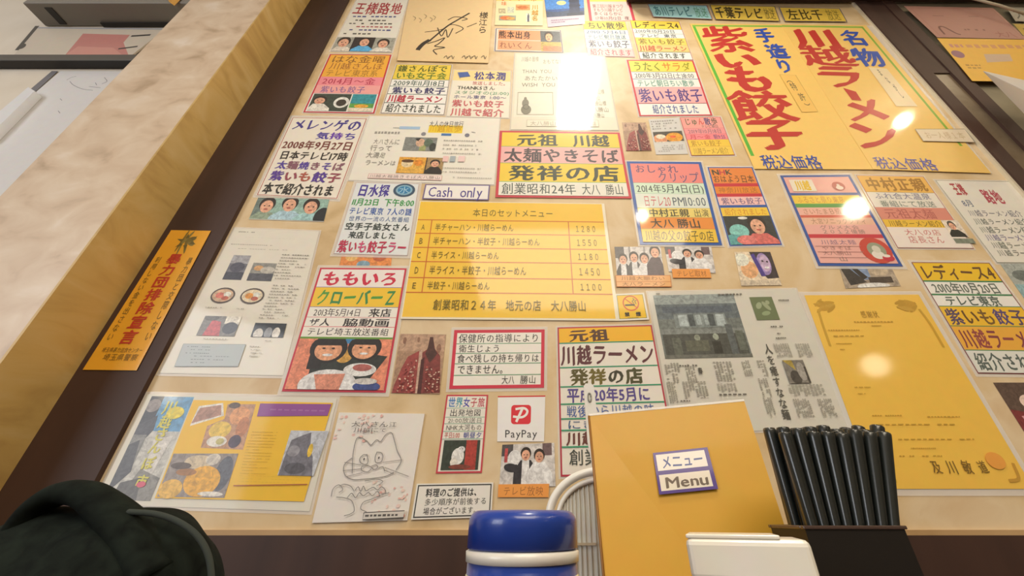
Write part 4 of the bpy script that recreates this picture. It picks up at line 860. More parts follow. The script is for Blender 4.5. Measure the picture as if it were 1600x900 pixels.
for (x0, y0, x1, y1, n) in ((1036, 568, 1066, 598, 5), (1068, 570, 1090, 598, 4), (1112, 566, 1150, 596, 6), (1156, 564, 1176, 588, 4), (1180, 564, 1194, 588, 3), (1040, 598, 1060, 630, 4), (1064, 597, 1108, 622, 8), (1118, 600, 1152, 612, 6), (1182, 592, 1206, 620, 4), (1190, 622, 1212, 652, 4), (1206, 538, 1238, 558, 7), (1240, 538, 1270, 558, 6), (1228, 602, 1290, 618, 10), (1236, 624, 1272, 652, 7), (1274, 624, 1308, 652, 7)):
    s.part('text_column'); a, b = s.uv(x0, y0), s.uv(x1, y1); s.micro((a[0], a[1], max(b[0], a[0] + 0.05), b[1]), n, '#a29e92', cols=12, vert=True, h=0.75)
for (x0, y0, x1) in ((1024, 458, 1032), (1120, 459, 1160), (1060, 570, 1090), (1214, 468, 1232), (1202, 509, 1226), (1212, 520, 1220), (1210, 527, 1232), (1062, 625, 1094), (1122, 615, 1176)): s.part('small_print'); s.micro(s.box(x0, y0, x1, y0 + 4), 1, '#6a665e', cols=8)
s.text('春', s.box(1088, 575, 1098, 585), '#4a463e', 0.03)
s.part('photograph', 'small grey news photo'); a, b = s.uv(1220, 564), s.uv(1266, 599); g = (a[0], a[1], b[0], b[1]); s.picture(g, '#7c7870', [('p', [(0, 0), (0.45, 0), (0.5, 0.45)], '#a89448'), ('e', 0.4, 0.75, 0.25, 0.3, '#4c4842'), ('e', 0.75, 0.5, 0.2, 0.4, '#9a968e'), ('r', 0.9, 0.3, 1, 1, '#4a4640')])
s.done()

s = Sheet('certificate', 'large yellow certificate with faint green corner sprays and black brush signature', 'certificate', [(1256, 462), (1434, 461), (1613, 764), (1367, 764)], '#f4c552', lift=2, coat=0.75, thick=0.0005, film=0.008)
for cu, cv, sg in ((0.14, 0.075, 1), (0.84, 0.075, -1)):
    s.part('corner_print', 'olive leaf spray')
    for k in range(9): s.ellipse(cu + sg * (k % 3 - 1) * 0.045, cv + (k // 3 - 1) * 0.022, 0.05, 0.011, random.choice(['#c89a34', '#c09530', '#cda240']), rot=random.uniform(-0.6, 0.6), n=10)
s.part('corner_print', 'faint olive stem'); s.curve([(0.07, 0.1), (0.06, 0.2), (0.055, 0.33)], 0.004, '#cfa43a'); s.part('corner_print', 'faint olive stem'); s.curve([(0.93, 0.1), (0.95, 0.2), (0.95, 0.34)], 0.004, '#cfa43a'); s.part('corner_print', 'faint olive stem'); s.curve([(0.06, 0.92), (0.08, 0.96), (0.15, 0.97)], 0.004, '#c8a83a'); s.part('corner_print', 'faint olive stem'); s.curve([(0.96, 0.9), (0.94, 0.96), (0.87, 0.97)], 0.004, '#c8983a')
s.part('text_block')
s.text('感謝状', s.box(1340, 486, 1374, 498), '#b08a30', 0.0)
for (x, y, x1) in ((1332, 502, 1396), (1358, 508, 1376), (1292, 515, 1342), (1300, 524, 1400), (1302, 536, 1330), (1310, 545, 1322), (1330, 604, 1360), (1338, 614, 1358), (1360, 648, 1408), (1428, 650, 1498), (1370, 662, 1500), (1400, 685, 1520), (1420, 699, 1460), (1402, 711, 1470)): s.micro(s.box(x, y, x1, y + 3.5), 1, '#c69c38', cols=14)
s.part('signature'); s.text('及 川 敏 道', s.box(1447, 719, 1546, 741), '#7a5e24', 0.012, jit=0.1); s.ellipse(*s.uv(1552, 720), 0.06, 0.035, '#eea548')
s.done()

s = poster('poster', 'blue-framed laminated poster of pink rows with a round red emblem at its lower right', [(1218, 275), (1327, 274), (1410, 417), (1278, 416)], [276, 302, 306, 319, 325, 337, 341, 352, 367, 373, 415],
       [('#f0b2a6', []), ('#34539c', []), ('#f2cc3c', [('ふるさと祭り東京', 0.06, 0.75, '#c88a28', 0.005)]), ('#4a9a38', []), ('#efb6a4', [('さいたまＢ級', 0.06, 0.62, '#b07858', 0.0)]), ('#d25a44', []), ('#eebca0', [('大宮ソニックシティ', 0.12, 0.9, '#b08064', 0.0)]), ('#efb2a8', [('グルメ大会', 0.2, 0.75, '#9a7a70', 0.005, 0.04, 0.5), ('２０１２優勝', 0.2, 0.8, '#9a7a70', 0.005, 0.48, 0.97)]), ('#cc3444', []), ('#f0b4aa', [('川越太麺', 0.12, 0.6, '#8a6a84', 0.0, 0.06, 0.28), ('やきそば', 0.1, 0.5, '#9a6a64', 0.0, 0.32, 0.5), ('大八勝山', 0.08, 0.46, '#a0706a', 0.0, 0.52, 0.7), ('山', 0.26, 0.38, '#8a7a74', 0.0, 0.74, 0.94)])],
       border=('#2f57a4', 0.006), film=0.006, paper='#f0b4aa', coat=0.9, lift=2)
s.part('logo_panel', 'white panel with yellow lettering'); q = s.box(1231, 282, 1276, 300); s.rect(q, '#efe4d0'); s.text('川越', (q[0] + 0.06, q[1] + 0.01, q[2] - 0.06, q[3] - 0.01), '#e8c020', 0.05)
s.part('emblem', 'small round red emblem'); c = s.uv(1309, 292); s.ellipse(c[0], c[1], 0.088, 0.055, '#b8544a'); s.ellipse(c[0] + 0.005, c[1] + 0.02, 0.05, 0.025, '#ead8cc'); s.ellipse(c[0], c[1] - 0.006, 0.022, 0.022, '#ead8cc')
s.part('emblem', 'large round red emblem with white figure'); c = s.uv(1367, 392); s.ellipse(c[0], c[1], 0.185, 0.125, '#cf4a3c'); s.ellipse(c[0] + 0.01, c[1] + 0.0, 0.11, 0.075, '#9aa088'); s.ellipse(c[0] + 0.0, c[1] + 0.045, 0.075, 0.04, '#ede6da'); s.ellipse(c[0] + 0.01, c[1] - 0.01, 0.05, 0.035, '#dcd6c6'); s.ellipse(c[0] + 0.1, c[1] + 0.075, 0.07, 0.03, '#c83448'); s.ellipse(c[0] + 0.09, c[1] + 0.055, 0.045, 0.014, '#ede6da')
s.main()
for v in (s.uv(1325, 385.6)[1], s.uv(1325, 394.4)[1], s.uv(1325, 403.2)[1]): s.rect((0.06, v, 0.62, v + 0.004), '#b88a84')
s.done()

s = Sheet('photo_print', 'dark photo print peeping out below the blue-framed poster with round emblems', 'photo', [(1309, 412), (1389, 412), (1407, 447), (1321, 451)], '#8a8078', lift=0.6, coat=0.7)
s.part('photograph'); s.picture((0, 0, 1, 1), '#a89a88', [('r', 0.1, 0, 0.5, 0.7, '#7f94b4'), ('p', [(0, 0.1), (0.12, 0.1), (0.4, 0.8), (0.1, 0.9)], '#3a3634'), ('p', [(0.2, 0.2), (0.3, 0.2), (0.45, 0.6), (0.35, 0.7)], '#34302e'), ('r', 0.45, 0.6, 0.9, 0.85, '#4a4038'), ('e', 0.7, 0.35, 0.2, 0.2, '#b8a890'), ('e', 0.5, 0.95, 0.3, 0.12, '#e8e2d8')])  # last pale oval is white glare painted onto the foot of the print
s.done()

s = poster('poster', 'orange-headed white notice with a portrait of a man in a dark suit at lower right', [(1337, 274), (1442, 276), (1521, 389), (1402, 388)], [276, 301, 313, 325, 344, 356, 388],
       [('#f0bc5a', [('中村正親', 0.06, 0.95, '#a8782a', 0.03)], '#c8a03a', 0.001), (None, [('ふれ合大温泉', 0.08, 0.9, '#8a88a0', 0.012)]), (None, [('番組にて放送', 0.1, 0.9, '#8a948a', 0.008)]), ('#dd8e7c', [('元祖太麺', 0.08, 0.8, '#b8645a', 0.012)]), ('#eec23e', [('川越ラーメン紹介店', 0.06, 0.88, '#8a6a20', 0.015)]), ('#f2e6dc', [('大八の店', 0.2, 0.7, '#d07a74', 0.01, 0.08, 0.42), ('店長さん', 0.2, 0.68, '#d07a74', 0.01, 0.42, 0.8)])],
       border=('#b05a50', 0.0012), film=0.003, paper='#ece5d8', lift=1)
s.part('photograph', 'portrait of a man in a dark suit'); a, b = s.uv(1470, 347), s.uv(1511, 371); g = (a[0], a[1] - 0.02, b[0] + 0.02, b[1]); s.picture(g, '#ecd0c0', person_at(0.45, 0.35, 0.2, '#2a2c28', 1.1, k=2.2, hair='#4a443c')); s.rect((g[0], g[3] + 0.02, g[2] + 0.03, g[3] + 0.08), '#7e8676')
s.done()

s = Sheet('notice', 'white notice with dark red title, cut by the frame edge beside the orange-headed notice', 'notice', [(1461, 282), (1576, 284), (1694, 412), (1557, 411)], '#e9e4d8', lift=1, film=0.004)
s.part('border'); s.frame((0, 0, 1, 1), '#8a9080', 0.0012)
s.part('title_strip'); s.text('王様', s.box(1480, 286, 1514, 306), '#b03a44', 0.04); s.text('路地', s.box(1526, 296, 1574, 320), '#b8485a', 0.03)
s.part('text_strip'); s.text('8月', s.box(1498, 312, 1524, 324), '#5a6a88', 0.01)
for i, (y, c) in enumerate(((328, '#7a7a8a'), (341, '#6a746c'), (354, '#6a746c'), (366, '#8a86a8'), (378, '#7a8074'), (390, '#7a7c74'))):
    s.part('text_strip'); s.text('川越ラーメン紹介', s.box(1508 + i * 9, y, 1600 + i * 11, y + 12), c, 0.005, jit=0.1)
s.done()

s = Sheet('photo_print', 'grey-green photo print at the frame edge below the white notice with red title', 'photo', [(1562, 412), (1650, 413), (1690, 467), (1600, 467)], '#a8b0a8', lift=0.6, coat=0.4)
s.part('photograph'); s.picture((0, 0, 1, 1), '#a3aaa4', [('e', 0.25, 0.35, 0.18, 0.16, '#6c7470'), ('r', 0, 0.6, 0.4, 1, '#8fb0b4'), ('e', 0.6, 0.3, 0.2, 0.3, '#2f3434')]); s.done()

poster('poster', 'yellow and white poster with heavy brown heading, right of the yellow certificate', [(1423, 410), (1545, 411), (1673, 586), (1527, 584)], [411, 440, 461, 480, 511, 549, 585],
       [('#f2c62e', [('レディース4', 0.03, 0.97, '#6a4a28', 0.03)]), (None, [('2010年10月20日', 0.06, 0.9, '#6a746a', 0.02)]), (None, [('テレビ東京', 0.12, 0.8, '#5a6a60', 0.02)]), ('#f2c236', [('紫いも餃子', 0.02, 0.97, ['#5a4a6a', '#6a4a28', '#7a5a30', '#5a4a80'], 0.025)]), ('#efb244', [('川越ラーメン', 0.03, 0.97, ['#8a4048', '#9a4a4a'], 0.025)]), ('#e4e4dc', [('紹介されます', 0.04, 0.95, '#5a6660', 0.025)])],
       border=('#8a4a4a', 0.0018), sep=('#4a8a5c', 0.0032), film=0.005, coat=0.7).done()

s = Sheet('photo_print', 'dark photo print of a pink-clad person at the frame edge right of the certificate', 'photo', [(1551, 598), (1660, 598), (1730, 704), (1618, 704)], '#8a6a5e', lift=0.8, coat=0.4)
s.part('photograph'); s.picture((0, 0, 1, 1), '#5c4a40', [('e', 0.35, 0.3, 0.14, 0.12, '#d8c0b0'), ('p', [(0, 0.4), (0.25, 0.45), (0.3, 1), (0, 1)], '#7a3434'), ('p', [(0.1, 0.5), (0.6, 0.45), (0.7, 1), (0.2, 1)], '#d8a0a4')]); s.done()

s = poster('notice', 'small red-lined notice of three pink rows above two yellow rows', [(1062, 184), (1125, 183), (1148, 243), (1080, 244)], [184, 201, 210, 219, 230, 243],
       [('#f4a49c', [('じゅん散歩', 0.06, 0.9, ['#6a6a4a', '#6a6a4a', '#d84a44', '#4a4a7a', '#6a5a4a'], 0.02, 0.02, 0.72), ('テレビ朝日', 0.45, 0.88, '#6a5a5a', 0.0, 0.68, 0.98)]), ('#f39a9c', [('2019年10月18日', 0.08, 0.92, '#7a6070', 0.0)]), ('#f28a90', [('月〜金', 0.08, 0.6, '#d0404a', 0.008), ('朝9:55', 0.66, 0.95, '#6a4a7a', 0.0)]), ('#f5ce46', [('紫いも餃子', 0.06, 0.8, '#b8862a', 0.015)]), ('#f5cf52', [('川越ラーメン紹介', 0.06, 0.9, '#a88430', 0.008)])],
       border=('#b8404a', 0.0014), sep=('#b8404a', 0.0011), film=0.004, paper='#f4d0cc')
s.done()
s = Sheet('web_page', 'small grey-white cutting with two ramen bowls between the jacket photo and the pink notice', 'printout', [(1013, 187), (1060, 184), (1075, 241), (1025, 242)], '#d6d4d0', lift=1)
s.part('photograph'); v0, v1 = s.uv(1040, 206)[1], s.uv(1046, 223)[1]; s.picture((0.05, v0, 0.99, v1), '#4a463e', [('e', 0.22, 0.65, 0.24, 0.42, '#d8946a'), ('e', 0.24, 0.45, 0.16, 0.2, '#ecd8c0'), ('e', 0.7, 0.55, 0.28, 0.42, '#e8982c'), ('e', 0.66, 0.5, 0.1, 0.12, '#d8602a'), ('r', 0, 0.92, 1, 1, '#d0ccc0')])
s.part('text_block'); s.micro((0.06, 0.04, 0.9, v0 - 0.05), 4, '#a09c98', cols=12); s.part('text_block'); s.micro((0.1, v1 + 0.06, 0.92, 0.94), 4, '#a8a4a0', cols=12)
s.done()

# ---- yellow sticker on the wooden strip
s = Sheet('sticker', 'tall orange-yellow sticker with a leaf emblem and vertical red lettering on the dark wood strip', 'sticker', [(268, 360), (330, 361), (214, 579), (130, 578)], '#f0ac26', lift=1, base_y=0.5915, coat=0.3)
s.part('emblem', 'brown leaf emblem'); c = (0.55, 0.105)
for a in range(6):
    t = a * math.pi / 3 + 0.3; s.ellipse(c[0] + 0.12 * math.cos(t), c[1] + 0.032 * math.sin(t), 0.11, 0.024, '#7a6a2a' if a % 2 else '#8c7c3c', rot=t * 0.55, n=12)
for a in range(6):
    t = a * math.pi / 3 + 0.3; s.poly([(c[0] + 0.27 * math.cos(t), c[1] + 0.075 * math.sin(t)), (c[0] + 0.13 * math.cos(t + 0.4), c[1] + 0.035 * math.sin(t + 0.4)), (c[0] + 0.13 * math.cos(t - 0.4), c[1] + 0.035 * math.sin(t - 0.4))], '#6a5c26')
s.part('lettering', 'vertical red lettering'); s.text('暴力団排除宣言', (0.34, 0.21, 0.66, 0.86), '#c4361e', 0.03, vert=True, jit=0.0)
s.part('small_print'); s.text('暴力団と交際しない', (0.82, 0.24, 0.94, 0.84), '#7a6422', 0.0, vert=True, jit=0); s.text('利用しない金を出さない', (0.08, 0.24, 0.2, 0.84), '#7a6422', 0.0, vert=True, jit=0)
s.text('埼玉県暴力追放センター', (0.14, 0.875, 0.92, 0.905), '#8a6a1e', 0.0, jit=0); s.text('埼玉県警察', (0.24, 0.91, 0.9, 0.95), '#8a6a1e', 0.0, jit=0)
s.done()

# ------------------------------------------------------------------ behind the pillar, far left
LY = 0.62
a, b = P(35, 5, 0.554), P(68, 42, LY)
mb = MB(); g = mat('#8a857c', 0.5); mb.box((-1.548, 0.554, b.z), (-1.0, 0.6185, b.z + 0.12), g)
o = mb.build('wall_cupboard', None, (-1.27, 0.62, b.z), 0.003); tag(o, 'grey box cupboard on the cream wall high behind the marble pillar', 'cupboard')
mb = MB(); q0, q1 = P(66, 27, 0.575), P(80, 39, 0.61); mb.box((q0.x - 0.01, 0.566, b.z - 0.002), (q0.x + 0.012, 0.612, b.z + 0.001), mat('#2b2826', 0.5)); mb.build('slot', o, o.location)
mb = MB(); mb.box((-1.36, 0.606, b.z - 0.006), (-1.0, 0.6185, b.z), mat('#2b2826', 0.5)); mb.build('rear_rail', o, o.location)
zr = P(100, 108, LY).z; yr = 0.595
mb = MB(); mb.box((-1.75, yr, zr), (-0.96, 0.6185, zr + 0.03), mat('#5c5852', 0.45))
o = mb.build('picture_ledge', None, (-1.3, 0.62, zr), 0.002); tag(o, 'dark grey wall ledge between the grey cupboard and the white sheet', 'ledge')
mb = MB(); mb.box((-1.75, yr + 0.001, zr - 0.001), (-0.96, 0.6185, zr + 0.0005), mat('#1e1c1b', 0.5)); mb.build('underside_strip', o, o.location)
s = Sheet('framed_print', 'pale print with a pink panel standing on the dark grey wall ledge', 'picture', [(64, 46), (262, 48), (206, 92), (25, 90)], '#d8cdbc', lift=4, base_y=LY, coat=0.3, thick=0.004)
s.part('print', 'pink printed panel'); s.poly([s.uv(133, 56), s.uv(206, 58), s.uv(196, 70), s.uv(204, 90), s.uv(105, 90)][::-1], '#cc8880'); s.poly([s.uv(125, 76), s.uv(180, 78), s.uv(195, 90), s.uv(105, 90)][::-1], '#d99a8e')
s.part('frame'); s.line([(0.0, 0.02), (0.99, 0.02)], 0.006, '#a8aab4'); s.line([s.uv(62, 44), s.uv(30, 82)], 0.012, '#4a4640'); s.line([s.uv(208, 60), s.uv(238, 58)], 0.008, '#2c2a2a'); s.line([s.uv(188, 80), s.uv(218, 76)], 0.008, '#3a3634'); s.ellipse(*s.uv(38, 76), 0.03, 0.1, '#4a4640')
s.done()
s = Sheet('paper_sheet', 'large white sheet with faint pencil marks hanging below the ledge behind the pillar', 'paper', [(95, 112), (240, 112), (-20, 400), (-240, 400)], '#e6e5e6', lift=2, base_y=LY, coat=0.3)
s.part('sketch_marks')
for pts in ([(105, 126), (112, 122), (120, 120)], [(110, 128), (116, 134), (130, 140), (146, 142)], [(140, 136), (158, 138)], [(150, 130), (152, 134)], [(164, 122), (168, 128), (160, 132)], [(95, 155), (98, 158)], [(92, 174), (95, 178)]): s.curve([s.uv(*p) for p in pts], 0.0015, '#8a8a94', 4)
s.part('edge_strip', 'grey edge strip'); s.poly([s.uv(92, 112), s.uv(82, 112), s.uv(-245, 390), s.uv(-215, 390)], '#77767c')
s.done()
mb = MB(); p0, p1, p2, p3 = P(44, 136, 0.6), P(54, 142, 0.6), P(-20, 215, 0.6), P(-20, 190, 0.6)
dy = Vector((0, 0.018, 0)); mb.hexa([p0, p1, p2, p3], [p0 + dy, p1 + dy, p2 + dy, p3 + dy], mat('#f2f4f8', 0.3, 0.4))
tag(mb.build('white_strip', None, p0), 'bright white slanted strip left of the large white sheet, at the frame edge', 'strip')
s = Sheet('wall_card', 'small orange card on the cream wall between the grey cupboard and the pillar', 'card', [(262, -2), (292, -2), (276, 14), (268, 8)], '#dfa23c', lift=14, base_y=0.56, coat=0.2); s.part('lettering'); s.micro((0.2, 0.2, 0.9, 0.5), 2, '#b8842c', cols=5); s.done()

# ------------------------------------------------------------------ right edge of the wall
s = Sheet('notice', 'dusty pink framed notice on the grey panel beyond the right wood strip', 'notice', [(1407, 17), (1545, 20), (1597, 69), (1458, 66)], '#b8897c', lift=22, coat=0.2)
s.part('border'); s.frame((0.05, 0.05, 0.97, 0.97), '#a87268', 0.0012)
s.part('lettering'); s.text('一', (0.2, 0.2, 0.34, 0.4), '#946a62', 0.0); s.text('一', (0.6, 0.2, 0.74, 0.4), '#946a62', 0.0); s.curve([(0.12, 0.9), (0.14, 0.68), (0.2, 0.66), (0.26, 0.85), (0.3, 0.9)], 0.006, '#7a4c46'); s.micro((0.4, 0.68, 0.66, 0.78), 1, '#8e625a', cols=7); s.text('大八', (0.7, 0.76, 0.92, 0.96), '#a0605a', 0.0)
s.done()
s = Sheet('poster', 'yellow poster with a purple dot under the dusty pink notice', 'poster', [(1458, 67), (1640, 70), (1706, 136), (1512, 134)], '#eebb44', lift=21, coat=0.2)
s.part('print'); s.ellipse(*s.uv(1490, 92), 0.05, 0.09, '#96677a'); s.micro(s.box(1500, 76, 1600, 84), 1, '#d89a64', cols=9, h=0.9); s.micro(s.box(1475, 76, 1500, 82), 1, '#d0907a', cols=3, h=0.9); s.poly([s.uv(1530, 92), s.uv(1570, 92), s.uv(1575, 103), s.uv(1535, 105)][::-1], '#cfb49a'); s.micro(s.box(1500, 107, 1530, 116), 2, '#b88a34', cols=4)
s.done()
s = Sheet('notice', 'grey-white sheet right of the dusty pink notice', 'notice', [(1566, 18), (1640, 20), (1680, 44), (1580, 40)], '#b9b2a2', lift=20); s.part('lettering'); s.text('大', (0.05, 0.1, 0.3, 0.9), '#6a665c', 0.0); s.done()
s = Sheet('sign', 'small olive-yellow label with dark edge at the frame edge, above the yellow poster', 'sign', [(1574, 44), (1650, 46), (1680, 66), (1590, 64)], '#c8a83a', lift=22); s.part('border'); s.frame((0, 0, 1, 1), '#5a5238', 0.003); s.part('lettering'); s.micro((0.12, 0.3, 0.7, 0.7), 1, '#7a6a2a', cols=4); s.done()
# white folded leaflet
mb = MB(); A, B1, B2, B3 = P(1537, 111, 0.53), P(1640, 134, 0.53), P(1640, 160, 0.47), P(1640, 217, 0.53)
n = Vector((0, 0.0012, 0))
for tri in ((A, B2, B1), (A, B3, B2)):
    mb.face_set(list(tri) + [p + n for p in tri], [(0, 1, 2), (5, 4, 3), (0, 3, 4, 1), (1, 4, 5, 2), (2, 5, 3, 0)], mat('#e2dfdf', 0.4, 0.3))
tag(mb.build('folded_leaflet', None, A), 'white folded leaflet jutting out from the right edge over the yellow poster', 'leaflet')
# ------------------------------------------------------------------ the table and what stands on it
TZ = 0.72
t = empty('table', (0.15, 0.0, 0)); tag(t, 'dark wooden dining table pushed up against the noticeboard wall', 'table')
mb = MB(); mb.box((-0.70, -0.35, TZ - 0.03), (1.0, 0.588, TZ), M_WOOD); mb.build('tabletop', t, t.location, 0.004)
for x in (-0.64, 0.94):
    for y in (-0.29, 0.53):
        mb = MB(); mb.box((x - 0.025, y - 0.025, 0), (x + 0.025, y + 0.025, TZ - 0.03), M_WOOD); mb.build('leg', t, t.location, 0.003)

# bottle
bc = P(816.5, 850, 0.205); bx, by = bc.x, 0.205
bot = empty('seasoning_bottle', (bx, by, TZ)); tag(bot, 'round bottle with dark blue cap and white band in front of the fan', 'bottle')
blue = mat('#1d3f9c', 0.28, 0.3); white = mat('#e6e3da', 0.35, 0.3)
r0 = 0.0243
ztop = P(816, 797, 0.192).z - TZ
def rel(pr, m, nm, par, sub=None):
    mb = MB(); mb.lathe(pr, m, 64, (bx, by, TZ)); o = mb.build(nm, par, bot.location); return o
rel([(r0 - 0.003, 0), (r0 - 0.0005, 0.002), (r0 - 0.0005, ztop - 0.0192)], mat('#1b3c94', 0.3, 0.4), 'body', bot); bbd = bpy.context.scene.objects['body']
rel([(r0 - 0.0004, ztop - 0.0262), (r0 - 0.0001, ztop - 0.0258), (r0 - 0.0001, ztop - 0.0237), (r0 - 0.0004, ztop - 0.0233)], mat('#e8e0b8', 0.4), 'label_stripe', bbd)
rel([(r0 - 0.002, ztop - 0.0194), (r0 + 0.0002, ztop - 0.0188), (r0 + 0.0004, ztop - 0.0152), (r0 - 0.001, ztop - 0.0145)], white, 'collar', bot)
cap = [(r0 - 0.001, ztop - 0.0144), (r0, ztop - 0.014), (r0, ztop - 0.005)]
for k in range(7):
    a = math.pi / 2 * k / 6; cap.append((r0 - 0.0045 + 0.0045 * math.cos(a), ztop - 0.0045 + 0.0045 * math.sin(a)))
cap.append((0.006, ztop + 0.0003))
rel(cap, blue, 'cap', bot)

# menu folder
mn = empty('menu_folder', P(1060, 900, 0.33)); mn.location.z = TZ
tag(mn, 'upright amber-yellow menu folder labelled メニュー Menu', 'menu')
TLm, TRm = P(920, 650, 0.385), P(1163, 627, 0.372)
BLm, BRm = P(943, 900, 0.352), P(1249, 893, 0.342)
kz = lambda a, b: a + (b - a) * ((a.z - TZ) / (a.z - b.z))
BLm, BRm = kz(TLm, BLm), kz(TRm, BRm)
nrm = (TRm - TLm).cross(BLm - TLm).normalized()
if nrm.y > 0: nrm = -nrm
th = nrm * 0.004
amber = mat('#d09c26', 0.5, 0.08)
mb = MB(); mb.hexa([BLm - th, BRm - th, BRm, BLm], [TLm - th, TRm - th, TRm, TLm], amber); cov = mb.build('cover', mn, mn.location)
mb = MB(); e = (BLm - TLm).normalized()
mb.tube([TLm + nrm * 0.0002, BLm + nrm * 0.0002], 0.0011, mat('#8a5c1e', 0.4), 8); mb.build('spine_edge', mn, mn.location)
def onm(u, v, d=0.0): 
    a = TLm + (TRm - TLm) * u; b = BLm + (BRm - BLm) * u; return a + (b - a) * v + nrm * d
def m_uv(px, py):
    # where the line of sight meets the cover
    ray = P(px, py, 1.0) - Vector((0, 0, CAM_Z)); cpt = Vector((0, 0, CAM_Z))
    tt = (TLm - cpt).dot(nrm) / ray.dot(nrm); p = cpt + ray * tt
    lo, hi = 0.0, 1.0
    ex, ey = (TRm - TLm), (BLm - TLm); q = p - TLm
    m2 = Matrix(((ex.dot(ex), ex.dot(ey)), (ex.dot(ey), ey.dot(ey)))); s2 = m2.inverted() @ Vector((q.dot(ex), q.dot(ey)))
    return p
class Label(Sheet):
    def __init__(self, quad3, coat):
        self.q = quad3; self.coat = coat; self.photo = False; self.d = 0.0003; self.w = (quad3[1] - quad3[0]).length; self.h = (quad3[3] - quad3[0]).length; self.cur = MB(); self.root = self.cur
    def at(self, u, v, d):
        q = self.q; a = q[0] + (q[1] - q[0]) * u; b = q[3] + (q[2] - q[3]) * u; return a + (b - a) * v + nrm * d
lb = Label([m_uv(1020, 708), m_uv(1105, 699), m_uv(1122, 764), m_uv(1030, 773)], 0.4)
lb.rect((0, 0, 1, 1), '#4b2f86')
lb.rect((0.045, 0.06, 0.93, 0.46), '#ece2d8'); lb.rect((0.045, 0.56, 0.93, 0.93), '#e8ddcc')
lb.text('メニュー', (0.12, 0.09, 0.88, 0.44), '#3a4a8c', 0.02); lb.text('Menu', (0.13, 0.57, 0.88, 0.92), '#6a5a4c', 0.02)
o = lb.cur.build('name_label', cov, mn.location); o['label'] = 'white label with purple frame'
# clear pocket edge along the top
mb = MB(); hv = (TLm - BLm).normalized() * 0.0022
mb.hexa([TLm + nrm * 0.0004, TRm + nrm * 0.0004, TRm - th, TLm - th], [TLm + hv + nrm * 0.0004, TRm + hv + nrm * 0.0004, TRm + hv - th, TLm + hv - th], clear_mat('clear_pocket', (0.95, 0.93, 0.88, 1), 0.55, 0.15)); mb.build('clear_pocket', mn, mn.location)

# white fan standing upside down behind the folder
FY = 0.44
fn = empty('hand_fan', P(935, 900, FY)); fn.location.z = TZ
tag(fn, 'white plastic hand fan standing handle-up behind the menu folder', 'fan')
pl = mat('#eeece6', 0.35, 0.2)
def slabpath(mb, pts, y0, th_, m):
    n_ = len(pts); vs = [Vector((p.x, y0, p.z)) for p in pts] + [Vector((p.x, y0 + th_, p.z)) for p in pts]
    mb.face_set(vs, [tuple(range(n_)), tuple(range(2 * n_ - 1, n_ - 1, -1))] + [(i, i + n_, (i + 1) % n_ + n_, (i + 1) % n_) for i in range(n_)], m)
hb = MB(); hp = [P(912, 603, FY), P(915, 599, FY), P(924, 599, FY), P(928, 604, FY), P(938, 690, FY), P(958, 760, FY), P(932, 760, FY), P(918, 690, FY)]
slabpath(hb, hp, FY, 0.0022, pl); hnd = hb.build('handle', fn, fn.location)
mb = MB(); c0 = P(921, 621, FY); pts = [Vector((c0.x + 0.0017 * math.cos(k * math.pi / 8), FY, c0.z + 0.0050 * math.sin(k * math.pi / 8))) for k in range(17)]
mb.tube([p - Vector((0, 0.0004, 0)) for p in pts], 0.0009, mat('#9a9890', 0.4), 6); mb.build('hanging_hole', hnd, fn.location)
cc = P(946, 812, FY); RX, RZ = P(1034, 812, FY).x - cc.x, P(946, 736, FY).z - cc.z
arc = [Vector((cc.x + RX * math.cos(a), FY, cc.z + RZ * math.sin(a))) for a in [math.pi * k / 28 for k in range(29)]]
mb = MB(); mb.tube(arc, 0.0042, pl, 10, axis=(0, 1, 0)); mb.build('shoulder_bar', fn, fn.location)
arc2 = [Vector((cc.x + RX * 0.84 * math.cos(a), FY, cc.z + RZ * 0.82 * math.sin(a))) for a in [math.pi * k / 28 for k in range(29)]]
mb = MB(); mb.tube(arc2, 0.0025, pl, 10, axis=(0, 1, 0)); mb.build('inner_bar', fn, fn.location)
ribs = MB(); apex = P(946, 720, FY)
for k in range(27):
    a = math.pi * (0.04 + 0.92 * k / 26); p0 = Vector((cc.x + RX * 0.84 * math.cos(a), FY + 0.001, cc.z + RZ * 0.80 * math.sin(a)))
    ribs.tube([p0, Vector((cc.x + RX * 0.95 * math.cos(a) * 0.9, FY + 0.001, cc.z - 0.005)), Vector((cc.x + RX * 0.95 * math.cos(a) * 0.98, FY + 0.001, TZ + 0.002))], 0.0007, mat('#d5d2c8', 0.4), 6)
ribs.build('rib_lattice', fn, fn.location)
mb = MB(); sheet = [Vector((cc.x + RX * math.cos(a) * 0.84, 0, cc.z + RZ * 0.8 * math.sin(a))) for a in [math.pi * k / 20 for k in range(21)]] + [Vector((cc.x - RX * 0.93, 0, TZ + 0.001)), Vector((cc.x + RX * 0.93, 0, TZ + 0.001))]
slabpath(mb, sheet, FY + 0.0018, 0.0008, mat('#dcd9d0', 0.5)); leaf = mb.build('paper_leaf', fn, fn.location)
mb = MB(); a, b = P(893, 848, FY), P(931, 852, FY); mb.box((a.x, FY - 0.002, b.z), (b.x, FY + 0.0005, a.z), mat('#c4b398', 0.5)); mb.build('printed_strip', leaf, fn.location)

